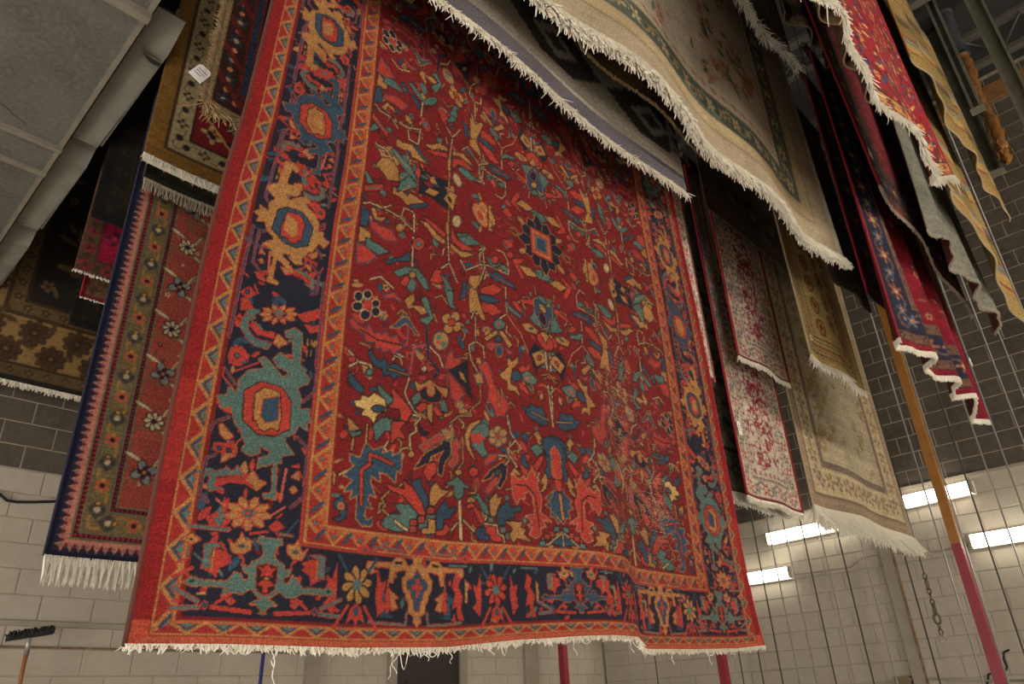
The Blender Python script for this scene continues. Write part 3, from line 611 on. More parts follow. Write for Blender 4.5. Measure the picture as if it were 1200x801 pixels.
def draw_q(cv):
    k0 = .0078
    for sx in (0, 1):
        for sy in (0, 1):
            mu = lambda u: 2*UC-u if sx else u
            mv = lambda v: 2*VC-v if sy else v
            for kind, pts, col, ex in Q:
                if kind == 'p':
                    pp = rough([(mu(a), mv(b)) for a, b in pts]); cv.poly(pp, col, (ex, k0) if ex else None)
                elif kind == 'l':
                    pp = [(mu(a), mv(b)) for a, b in pts]; wd = max(ex[0], .0055)
                    if ex[1]: cv.line(pp, wd+.006, ex[1])
                    cv.line(pp, wd, col)
                elif kind == 'leaf':
                    u, v, l, wd, a = pts; aa = -a if sx ^ sy else a; cv.leaf(mu(u), mv(v), l, wd, aa, col, ex, .6)
                elif kind == 'fl':
                    u, v, r = pts; cv.flower(mu(u), mv(v), r, col, ex, 5)
draw_q(hc)
# central medallion: dark burst with stepped squares
mu_, mv_ = UC, VC+.005
for k in range(12):
    a = 2*pi*k/12+.13; l = .135 if k % 3 else .155
    ca, sa = cos(a), sin(a); q = lambda t, w_: (mu_+t*ca-w_*sa, mv_+(t*sa+w_*ca)*1.05)
    hc.poly([q(.05, -.012), q(.11, -.030), q(l, 0), q(.11, .030), q(.05, .012)], 'n', ('y', .008))
for r_, c_ in ((.075, 'k'), (.070, 'c'), (.056, 'y'), (.046, 'c'), (.036, 'g'), (.028, 'b')): hc.rect(mu_-r_*.95, mv_-r_, mu_+r_*.95, mv_+r_, c_)
# ---- borders
def guard_zig(p, flow):
    def f(a, b, w):
        z = tri(a/p); inner = (b-.17)/.66; r = []
        par = (np.floor(a/p+.5).astype(int)) % 2
        r.append((z > inner, (164, 40, 36)))
        ph = ((a/p) % 1); tt = tri(a/p+.5)
        r.append(((np.abs(z-inner+.34) < .13) & (inner > .05) & (inner < .9), 'b')) if not flow else None
        if flow:
            x = (((a/p) % 1)-.5)*p; y = (b-.5)*w; R = np.hypot(x, y)
            r.append((R < .020*(.7+.3*np.cos(5*np.arctan2(y, x))), (190, 44, 34))); r.append((R < .007, 'g'))
            r.append((np.abs(z-inner) < .14, 'y')); r.append(((np.abs((((a/p+.5) % 1)-.5)*p-(b-.5)*w*.8) < .006) & (np.abs(b-.5) < .26), 'b'))
        else:
            r.append((np.abs(z-inner) < .16, 'y')); r.append(((1-z > .72+np.abs(inner-.78)*1.2) & (inner < .97), 'g'))
        r.append(((b < .15) | (b > .85), 'y')); r.append(((b < .05) | (b > .95), (150, 40, 30)))
        return [q for q in r if q is not None]
    return f
def hero_border(cv):
    du = np.minimum(cv.u, HW-cv.u); dv = cv.v
    sidew = np.cumsum((0,)+SB); botw = np.cumsum((0,)+BB)
    fs_ = np.interp(du, sidew, range(5), right=4.1); fb = np.interp(dv, botw, range(5), right=4.1)
    lvl = np.minimum(fs_, fb); is_side = fs_ < fb; along = np.where(is_side, cv.v, cv.u)
    base = [((146, 24, 26), None), ('o', guard_zig(.082, False)), ('n', None), ('o', guard_zig(.088, True))]
    for k, (c, mo) in enumerate(base):
        m = (lvl >= k) & (lvl < k+1); cv.a[m] = C(c)
        if mo:
            sub = cv.a[m]; b = lvl[m]-k; a = along[m]; wd = np.where(is_side[m], SB[k], BB[k])
            for mk, cc in mo(a, b, wd): sub[mk] = C(cc)
            cv.a[m] = sub
    # faded orange strip along the hem, abrash in the red edge
    m = (lvl < 1) & (~is_side | (cv.v < .055)); cv.a[m] = C((196, 92, 62))
    m = (lvl < 1) & is_side & (((cv.v > .36) & (cv.v < .62)) | (cv.v < .055)); cv.a[m] = cv.a[m]*.5+C((190, 58, 44))*.5
    # thin lines on either side of the navy border
    for c, l0, l1 in (('r', 2.0, 2.035), ('c', 3-.03, 3.0)):
        cv.a[(lvl >= l0) & (lvl < l1)] = C(c)
    return lvl
hero_border(hc)
class Loc:
    """draw in a local frame; mirrored copies share the drawing"""
    def __init__(s, cv, u, v, k=1., fx=1, fy=1, swap=False): s.cv, s.u, s.v, s.k, s.fx, s.fy, s.swap = cv, u, v, k, fx, fy, swap
    def t(s, pts):
        r = []
        for a, b in pts:
            if s.swap: a, b = b, a
            r.append((s.u+a*s.k*s.fx, s.v+b*s.k*s.fy))
        return r
    def p(s, col, *xy, o='c', ow=.006): s.cv.poly(rough(s.t(list(zip(xy[::2], xy[1::2])))), col, (o, ow) if o else None)
    def l(s, col, wd, *xy, o=None):
        pts = s.t(list(zip(xy[::2], xy[1::2])))
        if o: s.cv.line(pts, wd+.006, o)
        s.cv.line(pts, wd, col)
    def e(s, col, x, y, rx, ry, o=None):
        (X, Y_), = s.t([(x, y)]); s.cv.ell(X, Y_, (ry if s.swap else rx)*s.k, (rx if s.swap else ry)*s.k, col, 0, (o, .004) if o else None)
    def fl(s, x, y, r, pc, cc, n=8, oc=None): (X, Y_), = s.t([(x, y)]); s.cv.flower(X, Y_, r*s.k, pc, cc, n, .2, oc)
TILE.update(T=(200, 400, .2497), U=(240, 230, .2497), K=(190, 580, .2372), N=(380, 610, .2123))
def trace(t, cx, cy, items, half=False):
    """figure drawn in a local frame about the picture point (cx, cy); half figures are completed by mirroring"""
    ox, oy, k = TILE[t]; u0, v0 = H.inv(ox+cx*k, oy+cy*k); out = []
    for it in items:
        kind, col, o = it[0], it[1], it[2]; xy = it[3:]
        wd = 0
        if kind == 'l': wd, xy = xy[0]*k*.0020, xy[1:]
        pts = [(a-u0, b-v0) for a, b in px_of(t, list(zip(xy[::2], xy[1::2])))]
        if half == 'join' and kind == 'j': pts = pts+[(-a, b) for a, b in pts[::-1]]
        out.append((kind, col, o, pts, wd))
        if half and kind in 'pl': out.append((kind, col, o, [(-a, b) for a, b in pts], wd))
    return out
def stamp(cv, fig, u, v, pal=None, k=1., fx=1, fy=1, only=None):
    for kind, col, o, pts, wd in fig:
        c = (pal or {}).get(col, col); pp = [(u+a*k*fx, v+b*k*fy) for a, b in pts]
        if kind == 'l':
            if o: cv.line(pp, wd+.005, o)
            cv.line(pp, max(wd, .005), c)
        else: cv.poly(rough(pp), c, (o, .006) if o else None)
CX, CY = 447, 312
TURT = trace('T', CX, CY, [('p','1','o',570,90,575,-30,540,-30,535,-55,580,-70,615,-45,605,110,650,170,640,190,590,210,610,260,600,310,650,310,645,340,665,365,635,375,640,410,600,380,580,420,535,440,530,460,575,520,520,525,515,560,495,560,490,730,435,725,430,705,470,700,480,560,400,585,410,540,450,530,470,510,410,475,415,510,370,525,330,500,350,470,330,430,325,400,300,380,290,340,280,295,235,305,225,270,215,245,265,240,270,205,310,235,320,170,360,130,440,115,410,75,440,65,500,130,520,160,550,150,545,130,500,110,480,75,510,45,560,75),
  ('p','2','k',345,220,420,180,480,195,520,210,560,270,555,400,480,435,400,420,335,355), ('p','3','k',395,235,440,205,510,235,515,350,500,410,470,395,440,410,410,395,400,360,385,360,390,300), ('p','4','c',435,260,505,250,500,360,440,370,420,340)])
BITS = trace('T', CX, CY, [('l','c',None,10,300,130,410,90), ('p','c',None,275,20,310,5,330,40,365,50,360,90,310,110,270,90), ('p','g','n',315,20,328,20,328,34,315,34), ('p','g','n',345,45,358,45,358,58,345,58), ('p','g','n',305,62,318,62,318,76,305,76), ('p','g','n',340,80,352,80,352,92,340,92),
  ('p','y','c',225,385,240,375,290,440,255,450,230,420), ('p','y','c',245,510,300,525,235,555), ('p','c',None,200,460,250,465,295,450,300,500,250,520,195,500), ('p','b','n',218,483,232,483,232,497,218,497), ('p','b','n',262,493,276,493,276,507,262,507), ('l','o',None,10,290,510,310,460,328,450),
  ('p','g','c',170,670,185,605,250,590,260,575,275,600,300,595,310,575,330,605,350,615,210,620,200,670,240,680,180,690), ('p','c',None,215,630,345,620,385,600,410,625,405,690,375,680,350,660,280,650,240,665,205,665), ('p','y','c',345,640,385,600,410,640,445,655,400,690,380,660),
  ('l',(206,96,78),None,16,540,590,510,740), ('p','y','c',565,625,595,600,600,640), ('p','y','c',555,685,575,670,590,690,570,705), ('p','c',None,550,575,605,565,600,590),
  ('l','b','c',10,270,345,200,370,185,400), ('l','b','c',9,210,520,165,535,130,700,170,740), ('l','b','c',10,590,440,640,490,620,720,560,770), ('l','b','c',10,692,0,672,230,618,275), ('l','b','c',9,250,115,300,190), ('l','c',None,8,250,115,240,150,290,210)])
BITS2 = trace('U', CX-160.2, CY+680.8, [('p','g','c',160,600,190,540,235,560,200,575,200,620,240,660,310,680,290,710,230,690,190,650), ('p','c',None,200,590,240,580,260,620,330,630,320,660,240,640), ('p','y','c',320,680,340,640,385,680,345,700), ('p','c',None,450,540,540,520,545,560,500,580,470,560), ('p','c',None,110,720,170,690,210,740,150,790,105,760), ('p','g','n',140,730,155,730,155,745,140,745), ('p','c',None,460,590,545,600,550,630,490,635), ('p','b','n',500,580,515,580,515,595,500,595), ('p','c',None,160,440,205,410,245,450,200,470), ('p','b','n',190,432,205,432,205,447,190,447), ('p','c',None,165,470,195,465,230,520,165,525),
  ('l','y',None,9,480,660,480,690), ('l','y',None,9,500,665,498,690), ('l','y',None,9,478,715,476,740), ('l','y',None,9,496,715,494,740), ('l','b','c',12,560,400,520,790), ('l','b','c',12,225,130,110,650)])
for k in range(10):
    a = k*pi/5; q = [(345+(38+t*46)*cos(a)*1.08-w_*sin(a)*.5, 545+(20+t*26)*sin(a)+w_*cos(a)*.5) for t, w_ in ((0, -8), (.5, -20), (1, 0), (.5, 20), (0, 8))]; BITS2 += trace('U', CX-160.2, CY+680.8, [('p', '5', 'c')+tuple(x for p_ in q for x in p_)])
BITS2 += trace('U', CX-160.2, CY+680.8, [('p','g','c',320,535,345,520,370,540,345,565), ('p','c',None,338,538,352,538,352,550,338,550)])
ROSE2 = []
for k in range(9):
    a = k*2*pi/9+.2; ROSE2 += trace('K', 400, 88, [('p', 'y', 'c')+tuple(x for t, w_ in ((.3, -8), (.72, -22), (1, -8), (1, 8), (.72, 22), (.3, 8)) for x in (400+115*t*cos(a)-w_*sin(a), 88+82*t*sin(a)+w_*cos(a)*.8))])
ROSE2 += trace('K', 400, 88, [('p','g','c',365,85,400,60,440,85,400,115), ('p','c','b',390,78,415,78,415,95,390,95), ('p','c',None,185,110,240,75,260,100,225,115,255,150,205,150), ('p','g',None,225,108,270,112,270,124,225,122), ('p','c',None,500,150,545,120,585,160,520,180), ('l','b',None,12,590,190,650,120), ('l',(206,96,78),None,12,510,100,585,55), ('l',(206,96,78),None,12,240,15,280,50)])
CORN = trace('K', 520, 440, [('j','1','o',520,232,490,222,478,248,505,270,510,310,495,332,450,350,440,378,405,368,408,395,435,408,435,440,402,442,395,412,362,402,345,430,320,450,190,440,150,424,108,450,150,468,310,472,350,502,400,510,440,482,470,512,500,530,442,558,472,562,490,585,505,606,520,606),
  ('j','k','c',520,362,478,368,470,430,470,480,495,508,520,512), ('j','c',None,520,366,508,380,482,374,500,402,490,420,520,420), ('j','c',None,520,440,502,440,470,462,502,470,502,502,520,506), ('j','y',None,520,424,508,428,508,436,520,438), ('p','k',None,140,440,165,438,165,452,140,452)], 'join')
CORNX = trace('K', 520, 440, [('p','y','c',335,240,360,265,385,240,400,205,415,240,450,245,440,290,400,310,355,300), ('p','b',None,378,272,400,260,424,272,400,284), ('p','c',None,270,285,300,290,355,320,330,340,350,355,290,380,272,432,245,402,215,392), ('p','g','c',215,265,250,255,310,270,250,280,240,380,200,380,215,330), ('l','y',None,8,262,290,247,385),
  ('l','c',None,22,250,575,440,600), ('l','g','c',15,60,480,180,545), ('l','g','c',16,45,580,185,575), ('p','b','c',200,560,215,545,232,565,215,585), ('p','c',None,50,540,90,525,100,550,60,555), ('l','c',None,16,340,512,270,555), ('p','g','c',325,540,345,530,365,545,340,560), ('p','c',None,190,482,228,478,225,502,195,500), ('l','c',None,14,385,310,410,340,400,365), ('p','c',None,640,560,660,548,672,568,648,582)], True)
CORNL = trace('K', 520, 440, [('l','g','c',14,135,170,335,190), ('p','c',None,235,200,290,205,260,225), ('p','y','c',105,235,150,210,195,240,150,262), ('p','k',None,140,232,160,232,160,244,140,244), ('l','g','c',10,140,270,130,330), ('l','c',None,18,60,425,155,380), ('l','c',None,10,65,360,140,330), ('l','g',None,8,165,310,205,345), ('l','c',None,14,440,210,530,200), ('l','g','c',8,590,215,650,222)])
GOLD = trace('N', 487, 400, [('j','1','c',487,205,480,218,455,195,468,235,470,248,440,270,412,222,372,215,345,245,212,240,205,282,228,305,265,292,242,284,246,265,338,270,333,350,350,356,362,292,422,282,430,292,420,320,405,332,410,400,425,420,425,440,440,480,440,520,470,545,462,575,487,602),
  ('j','2','c',487,285,465,330,430,350,430,382,450,400,455,440,470,460,470,510,487,516), ('j','c',None,487,335,478,335,478,365,455,370,455,390,478,392,478,436,487,436), ('p','k',None,365,238,405,238,405,250,365,250)], 'join')
GOLDX = trace('N', 487, 400, [('p','b',None,250,435,310,400,305,500,330,540,350,535,345,550,280,550,290,470), ('p','c',None,312,388,332,375,342,490,322,530,306,500), ('p','y','c',335,400,380,440,355,450,378,495,345,510), ('l','g','c',9,240,185,255,160,400,175,420,210), ('l',(206,96,78),None,9,322,375,335,300), ('l','g','c',10,215,575,420,592,428,520), ('p','c',None,160,155,200,140,235,175,200,205,150,180), ('p','b',None,188,166,205,166,205,180,188,180)], True)
scu = SB[0]+SB[1]+SB[2]/2
_rb = random.Random(31)
for k in range(330):      # small scattered figures between the palmettes
    a = _rb.uniform(-.13, .13); v = _rb.uniform(.1, 2.7); c = _rb.choice('ccccbbgyd'); t = _rb.random(); rt = _rb.uniform(0, 3.1); l = _rb.uniform(.02, .05)
    for u0, sg in ((scu, 1), (HW-scu, -1)):
        if t < .6: hc.leaf(u0+sg*a, v, l, l*.22, sg*rt, c, None, .5)
        else: hc.line([(u0+sg*a, v), (u0+sg*(a+l*cos(rt)*.7), v+l*sin(rt)*.7)], .006, c)
for k in range(120):
    u = _rb.uniform(.15, HW-.15); v = BB[0]+BB[1]+_rb.uniform(.01, BB[2]-.01); c = _rb.choice('ccccbbgy'); rt = _rb.uniform(0, 3.1); l = _rb.uniform(.015, .035); hc.leaf(u, v, l, l*.22, rt, c, None, .5)
for u0, fx in ((scu, 1), (HW-scu, -1)):
    rows = ((.585, 1, 1, dict(zip('12345', ('g', 'c', 'y', 'b', 'y')))), (1.19, 1, -1, dict(zip('12345', ('y', 'b', 'c', 'y', 'c')))), (1.655, 1, 1, dict(zip('12345', ('b', 'c', 'y', 'y', 'c')))), (2.125, -1, -1, dict(zip('12345', ('y', 'b', 'c', 'y', 'c')))), (2.70, -1, 1, dict(zip('12345', ('g', 'c', 'y', 'b', 'y')))))
    for v0, fy, f2, pal in rows:
        kk = 1. if v0 < .7 or v0 > 2.6 else .78
        stamp(hc, BITS, u0, v0, pal, kk, fx*f2, fy); stamp(hc, BITS2, u0, v0, pal, kk, fx*f2, fy)
    for v0, fy, f2, pal in rows: stamp(hc, TURT, u0, v0, pal, 1. if v0 < .7 or v0 > 2.6 else .92, fx*f2, fy)
    stamp(hc, ROSE2, u0-.012*fx, .305, None, 1., fx)
def rosette_unit(L, c1, c2):
    L.fl(0, .01, .055, c1, 'g', 8, 'k'); L.p('c', -.02,-.055, .0,-.04, .02,-.055, .035,-.10, .01,-.085, .0,-.11, -.01,-.085, -.035,-.10, o=None); L.e('b', 0,-.065,.009,.012)
    for sg in (1, -1):
        L.l('c', .010, sg*.03,-.05, sg*.075,-.11); L.l(c2, .009, sg*.04,.05, sg*.07,.09); L.p('c', sg*.075,.07, sg*.09,.02, sg*.11,.03, sg*.095,-.03, sg*.115,-.045, sg*.08,-.08, sg*.07,-.02, o=None)
bcv = BB[0]+BB[1]+BB[2]/2
hb = lambda x: x-.621
for k, u in enumerate((hb(1.40), hb(2.113), 2*UC-hb(1.40))):
    if k == 1: stamp(hc, CORNX, u, bcv, None, .9); stamp(hc, CORN, u, bcv, {'1': 'b'}, .9)
    else: stamp(hc, GOLDX, u, bcv+.004); stamp(hc, GOLD, u, bcv+.004, {'1': 'y', '2': 'b'})
for u, c in ((hb(1.19), 'y'), (hb(1.72), 'c'), (hb(2.40), 'c'), (2*UC-hb(1.19), 'y')): rosette_unit(Loc(hc, u, bcv, .9), c, 'b')
for u in (hb(1.56), hb(1.88), hb(2.27), 2*UC-hb(1.56)):
    L = Loc(hc, u, bcv, .9); L.p('c', -.012,.07, .012,.05, .0,.02, .02,-.01, .01,-.05, .025,-.09, -.005,-.08, -.01,-.04, -.03,-.05, -.015,.0, -.03,.02, o=None); L.p('y', .03,.05, .045,.03, .04,-.03, .03,-.03, o=None); L.l('g', .007, -.04,.09, .04,.09); L.p('c', -.035,-.085, -.02,-.06, -.01,-.09, o=None)
for u, fx in ((.298, 1), (HW-.298, -1)): stamp(hc, CORNX, u, bcv, None, 1., fx); stamp(hc, CORNL, u, bcv, None, 1., fx); stamp(hc, CORN, u, bcv, {'1': 'g'}, 1., fx)
_rn = np.random.default_rng(11)
def hero_wear(col, u, v):
    X = u+.621; z = v+1.79
    nz = _rn.random(col.shape[:2]); rows = _rn.random((col.shape[0], 1))
    wv = .75*np.exp(-((X-2.78)/.13)**2-((z-2.36)/.17)**2)+.42*np.exp(-((X-2.52)/.10)**2-((z-2.55)/.45)**2)+.22*np.exp(-((X-2.6)/.22)**2-((z-2.9)/.3)**2)+.25*np.exp(-((X-1.42)/.1)**2-((z-2.72)/.06)**2)+.22*np.exp(-((X-1.75)/.14)**2-((z-3.72)/.08)**2)
    m = (nz*.55+rows*.45 < wv*.62)[..., None]
    col = np.where(m, col*.35+np.array([196, 172, 146])*.65, col)
    g = np.clip(.4*np.exp(-((X-2.55)/.28)**2-((z-2.6)/.6)**2), 0, 1)[..., None]
    col = col*(1-g*.45)+np.array([140, 92, 76])*g*.45
    return col*.80+np.array([96, 74, 64])*.07
H.build('persian_carpet', hc, 1.15, 2.75, back=(120, 50, 40), noise=.10, post=hero_wear)
tag(H.obj, 'huge red and navy floral carpet with ragged hem, hanging in front of everything', 'rug')
H.fringe(M['cotton'], .013, .004, .0026, .4, 3, name='fringe', lenvar=.85, v0=.006)
H.binding(mat('brown_overcast_edge', (92, 40, 30), .9, noise=(120, .6, (60, 50, 40))), 'l', .006, 2.9); H.binding(M['binding_red'], 'r', .006, 2.9)
for f, l, k in ((.115, .11, .2), (.12, .05, -.3), (.24, .06, .2), (.25, .075, -.6), (.37, .03, .2), (.50, .055, .1), (.60, .05, .2), (.655, .035, .1), (.735, .05, -.1), (.83, .055, .35), (.91, .03, .1), (.315, .04, -.1), (.28, .03, .5)):
    p0 = H.pt(f, 0.); MB().tube([p0+np.array([l*k*t+.006*sin(9*t+f*50), -.01*t, -l*t]) for t in np.linspace(0, 1, 8)], .0013, 5).build('loose_thread', M['cotton'], H.obj)
for f, wd, dp in ((.255, .03, .05), (.39, .03, .035), (.52, .06, .02), (.62, .1, .03), (.84, .08, .02), (.29, .05, .02)):
    MB().tube([H.pt(f+wd/HW*(t-.5), 0.)+np.array([0, -.006, -dp*sin(pi*t)]) for t in np.linspace(0, 1, 9)], .0012, 5).build('loose_thread', M['cotton'], H.obj)
H.hang()

# ---------------------------------------------------------------- the other rugs
def scatter(cv, mask_o, n, seed, flowers, leaves, rmin=.02, rmax=.04, scroll=None):
    r = random.Random(seed); u0, u1, v0 = mask_o, cv.w-mask_o, mask_o
    if scroll:
        for k in range(int(n*.5)):
            u, v, a = r.uniform(u0, u1), r.uniform(v0, cv.h), r.uniform(0, 6.3); pts = []
            for q in range(9): pts.append((u, v)); u += .02*cos(a); v += .02*sin(a); a += .45
            cv.line([(min(max(x, u0), u1), max(y, v0)) for x, y in pts], .006, scroll)
    for k in range(n):
        u, v = r.uniform(u0+rmax, u1-rmax), r.uniform(v0+rmax, cv.h)
        if r.random() < .5:
            pc, cc = r.choice(flowers); cv.flower(u, v, r.uniform(rmin, rmax), pc, cc, r.choice((5, 6, 8)), r.uniform(0, 1))
        else: cv.leaf(u, v, r.uniform(rmin, rmax)*2.2, r.uniform(rmin, rmax)*.35, r.uniform(0, pi), r.choice(leaves), None, .3)
def shade_rug(name, label, Y, xl, xr, zb, ztop, paint, step=2., hvis=None, res=.004, ripple=None, hem=None, back=(90, 74, 56), fringe=None, base='r', group=None, fade=.8, noise=.1, tags=(), bind=(), thick=.009):
    R = Rug(Y, xl, xr, zb, ztop, ripple, hem, fade); hv = hvis or (ztop-zb); hv = min(hv, ztop-zb)
    cv = Canvas(R.W, hv, res, base); paint(cv); R.build(name, cv, step, hv, back, thick, noise)
    tag(R.obj, label, 'rug', group)
    for f in (fringe or []): R.fringe(**f)
    for m, sd in bind: R.hem_binding(M[m], .007) if sd == 'h' else R.binding(M[m], sd, .008)
    for t in tags: R.tagcard(*t)
    R.hang(); return R

# --- left of the big carpet
def p_rose(cv):
    ok, o = frame_bands(cv, [(.022, (30, 30, 56), None), (.056, (196, 128, 108), m_many(m_saw(.036, (44, 42, 60)), m_dots(.036, .008, (120, 28, 38), .5), m_dots(.036, .005, (96, 110, 116), .0))),
        (.012, (116, 102, 74), None), (.018, (52, 22, 30), m_dots(.022, .007, (168, 44, 60))), (.012, (116, 102, 74), None),
        (.088, (120, 104, 68), m_many(m_scroll(.22, (164, 120, 62), .07, .34), m_dots(.22, .034, (150, 108, 58)), m_dots(.22, .036, (84, 76, 62), .5), m_flow(.22, .036, (196, 96, 78), (60, 24, 24), 6), m_flow(.22, .043, (70, 66, 62), (190, 170, 130), 4, .5), m_dots(.11, .009, (196, 134, 60), .25), m_edge((108, 96, 74), .08))),
        (.010, (116, 102, 74), None), (.018, (52, 22, 30), m_dots(.02, .006, (150, 44, 56))), (.010, (116, 102, 74), None)])
    cv.a[ok] = C((158, 72, 60))
    scatter(cv, o+.01, 330, 5, [((200, 182, 144), (70, 30, 30)), ((60, 26, 40), (200, 180, 130)), ((110, 96, 60), (60, 40, 30))], [(96, 88, 56), (196, 170, 122), (120, 30, 36), (92, 108, 114)], .009, .018, (112, 94, 58))
    rr = random.Random(2)
    for k in range(12):
        for u in (.33, .47, .62):
            v = .42+k*.26+(.13 if u > .4 else 0)
            if k % 2: cv.flower(u, v, .048, (196, 180, 140), (50, 30, 52), 8, 0, (48, 24, 40))
            else: cv.flower(u, v, .06, (128, 134, 130), (60, 34, 40), 4, .4, (70, 34, 34)); cv.flower(u, v, .032, (50, 36, 40), (186, 110, 76), 4)
            for sg in (-1, 1):
                cv.leaf(u+sg*.06, v+.07, .085, .009, sg*.7+.3, (200, 188, 150), (84, 70, 44), .3); cv.line([(u+sg*.02, v-.06), (u+sg*.06, v-.03), (u+sg*.09, v-.08)], .008, (116, 98, 60))
shade_rug('oriental_rug', 'rose pink floral rug with navy edge and long cream fringe, beside the red carpet', 3.6, .885, 2.6, 2.27, 5.6, p_rose, 1.3, 2.9, .0035, waves((.012, .9, 1, 1.5)), base=(176, 74, 62), back=(120, 70, 60),
          fringe=[dict(m=M['cotton'], length=.115, gap=.006, rad=.0038, jit=.035, layers=3, band=.03, clump=.028, lenvar=.16)], bind=(('binding_navy', 'l'), ('binding_navy', 'h')), noise=.07)
def p_gold(cv):
    ok, o = frame_bands(cv, [(.085, (132, 94, 40), None), (.012, (70, 50, 30), None), (.115, (168, 148, 108), m_many(m_scroll(.2, (120, 100, 66), .04, .25), m_flow(.2, .035, (58, 48, 40), (168, 148, 108), 4), m_dots(.2, .02, (46, 38, 34), .5), m_edge((60, 44, 30), .05))),
        (.19, (120, 30, 34), m_many(m_scroll(.26, (188, 152, 90), .06, .25), m_flow(.26, .055, (190, 160, 100), (30, 28, 34), 4, .25), m_flow(.26, .05, (36, 32, 40), (150, 132, 100), 4, .75), m_edge((50, 36, 26), .04))),
        (.07, (60, 54, 44), m_many(m_diag(.05, (24, 22, 22), .5), m_edge((150, 132, 90), .1)))])
    cv.a[ok] = C((44, 36, 28)); scatter(cv, o, 90, 8, [((120, 96, 60), (60, 30, 24))], [(96, 84, 54), (80, 40, 32)], .02, .05)
shade_rug('gold_edged_rug', 'gold bordered rug with cream and crimson bands hanging by the metal duct', 3.3, .815, 2.5, 4.25, 6.9, p_gold, 1.5, 1.6, .0035, waves((.015, 1.1, .4, 1.5)), base=(132, 94, 40),
          fringe=[dict(m=M['cotton'], length=.05, gap=.006, rad=.003, jit=.15, layers=2, band=.05, lenvar=.3)], back=(120, 100, 70), noise=.07)
def p_dark(cv):
    cv.a[:] = C((40, 36, 28)); ok, o = frame_bands(cv, [(.06, (40, 36, 28), None), (.1, (58, 50, 34), m_flow(.16, .04, (92, 80, 50), (30, 26, 22))), (.02, (90, 74, 44), None)]); cv.a[ok] = C((36, 30, 28)); scatter(cv, o, 70, 4, [((84, 60, 44), (30, 24, 20))], [(70, 60, 40)], .03, .06)
shade_rug('dark_olive_rug', 'dark olive rug with knotted grey fringe just under the gold bordered rug', 3.45, .88, 2.5, 4.21, 6.6, p_dark, 2.2, 1.2, .005, waves((.01, .8, 0, 1)), base=(40, 36, 28),
          fringe=[dict(m=M['cottonlow'], length=.075, gap=.006, rad=.003, jit=.06, layers=2, clump=.02, band=.012, lenvar=.2)], bind=(('binding_dark', 'l'),))
def p_navy(cv):
    ok, o = frame_bands(cv, [(.02, (150, 128, 92), None), (.09, (58, 34, 30), m_many(m_flow(.11, .034, (44, 66, 80), (190, 150, 110), 6), m_dots(.11, .012, (196, 120, 84), .5), m_diag(.16, (100, 36, 30), .25))), (.015, (96, 40, 34), None), (.024, (44, 60, 84), None), (.012, (110, 46, 38), None)])
    cv.a[ok] = C((24, 24, 36)); r = random.Random(6)
    for k in range(9):
        v = .2+k*.17
        for u0 in (.2, .55, .9): cv.line([(u0, v), (u0+.14, v-.1), (u0+.28, v)], .009, (186, 104, 80)); cv.line([(u0+.14, v-.1), (u0+.06, v-.14)], .009, (196, 150, 110)); cv.flower(u0+.1, v+.07, .045, (186, 90, 70), (40, 60, 84), 7); cv.leaf(u0+.22, v+.06, .09, .02, .6, (60, 78, 92)); cv.line([(u0+.0, v+.06), (u0+.05, v+.1), (u0+.05, v+.04)], .008, (200, 170, 130))
shade_rug('shaggy_edged_rug', 'dark navy rug with shaggy cream edge and a torn white tag beside the red carpet', 2.2, [(3.72, .708), (4.6, .725)], 2.2, 3.72, 5.9, p_navy, 1.3, 1.1, .003, waves((.012, .7, .4, 1.2)), base=(24, 24, 36), back=(70, 56, 46), noise=.14,
          fringe=[dict(m=M['cottontan'], length=.05, gap=.004, rad=.003, jit=.45, layers=3, lenvar=.4)], tags=((-.02, .13, .055, .085, -.45, 'torn white paper tag'),))
_nr = bpy.data.objects['shaggy_edged_rug']
_R = Rug(2.2, [(3.72, .708), (4.6, .725)], 2.2, 3.72, 5.9, waves((.012, .7, .4, 1.2)))
def side_fur(R, obj, f, m, h, n, l, rad, sgn):
    V = []; F = []
    for k in range(n):
        v = random.uniform(-.01, h); p = R.pt(f, v); d = np.array([sgn*random.uniform(.4, 1.), random.uniform(-.7, .3), random.uniform(-.6, .2)])*l*random.uniform(.5, 1.2); b = len(V)
        for q in range(3): V.append(p+rad*np.array([0, cos(q*2.1), sin(q*2.1)]))
        V.append(p+d); F += [(b, b+1, b+3), (b+1, b+2, b+3), (b+2, b, b+3)]
    me = bpy.data.meshes.new('shaggy_edge'); me.from_pydata([tuple(map(float, v)) for v in V], [], F); me.update(); return tag(link('shaggy_edge', me, obj, m), kind='stuff')
side_fur(_R, _nr, 0., M['cottontan'], 1.0, 1500, .045, .004, -1)
def p_mag(cv):
    ok, o = frame_bands(cv, [(.10, (92, 62, 44), m_many(m_flow(.12, .04, (150, 30, 60), (60, 40, 30), 4), m_dots(.12, .02, (60, 54, 40), .5))), (.16, (150, 20, 56), m_many(m_flow(.2, .06, (60, 34, 40), (190, 40, 80), 4), m_edge((70, 40, 34), .08))), (.12, (70, 48, 38), m_flow(.14, .045, (140, 36, 60), (30, 24, 22), 4))])
    cv.a[ok] = C((120, 20, 44)); scatter(cv, o, 40, 3, [((60, 34, 40), (170, 40, 70))], [(60, 44, 36)], .03, .06)
shade_rug('crimson_rug', 'small dark crimson and brown rug peeping out beside the rose pink rug', 4.5, .885, 2.2, 4.14, 6.6, p_mag, 2, 1.2, .006, base=(120, 20, 44), fringe=[dict(m=M['cotton'], length=.02, gap=.008, rad=.006, jit=.1, layers=1)])
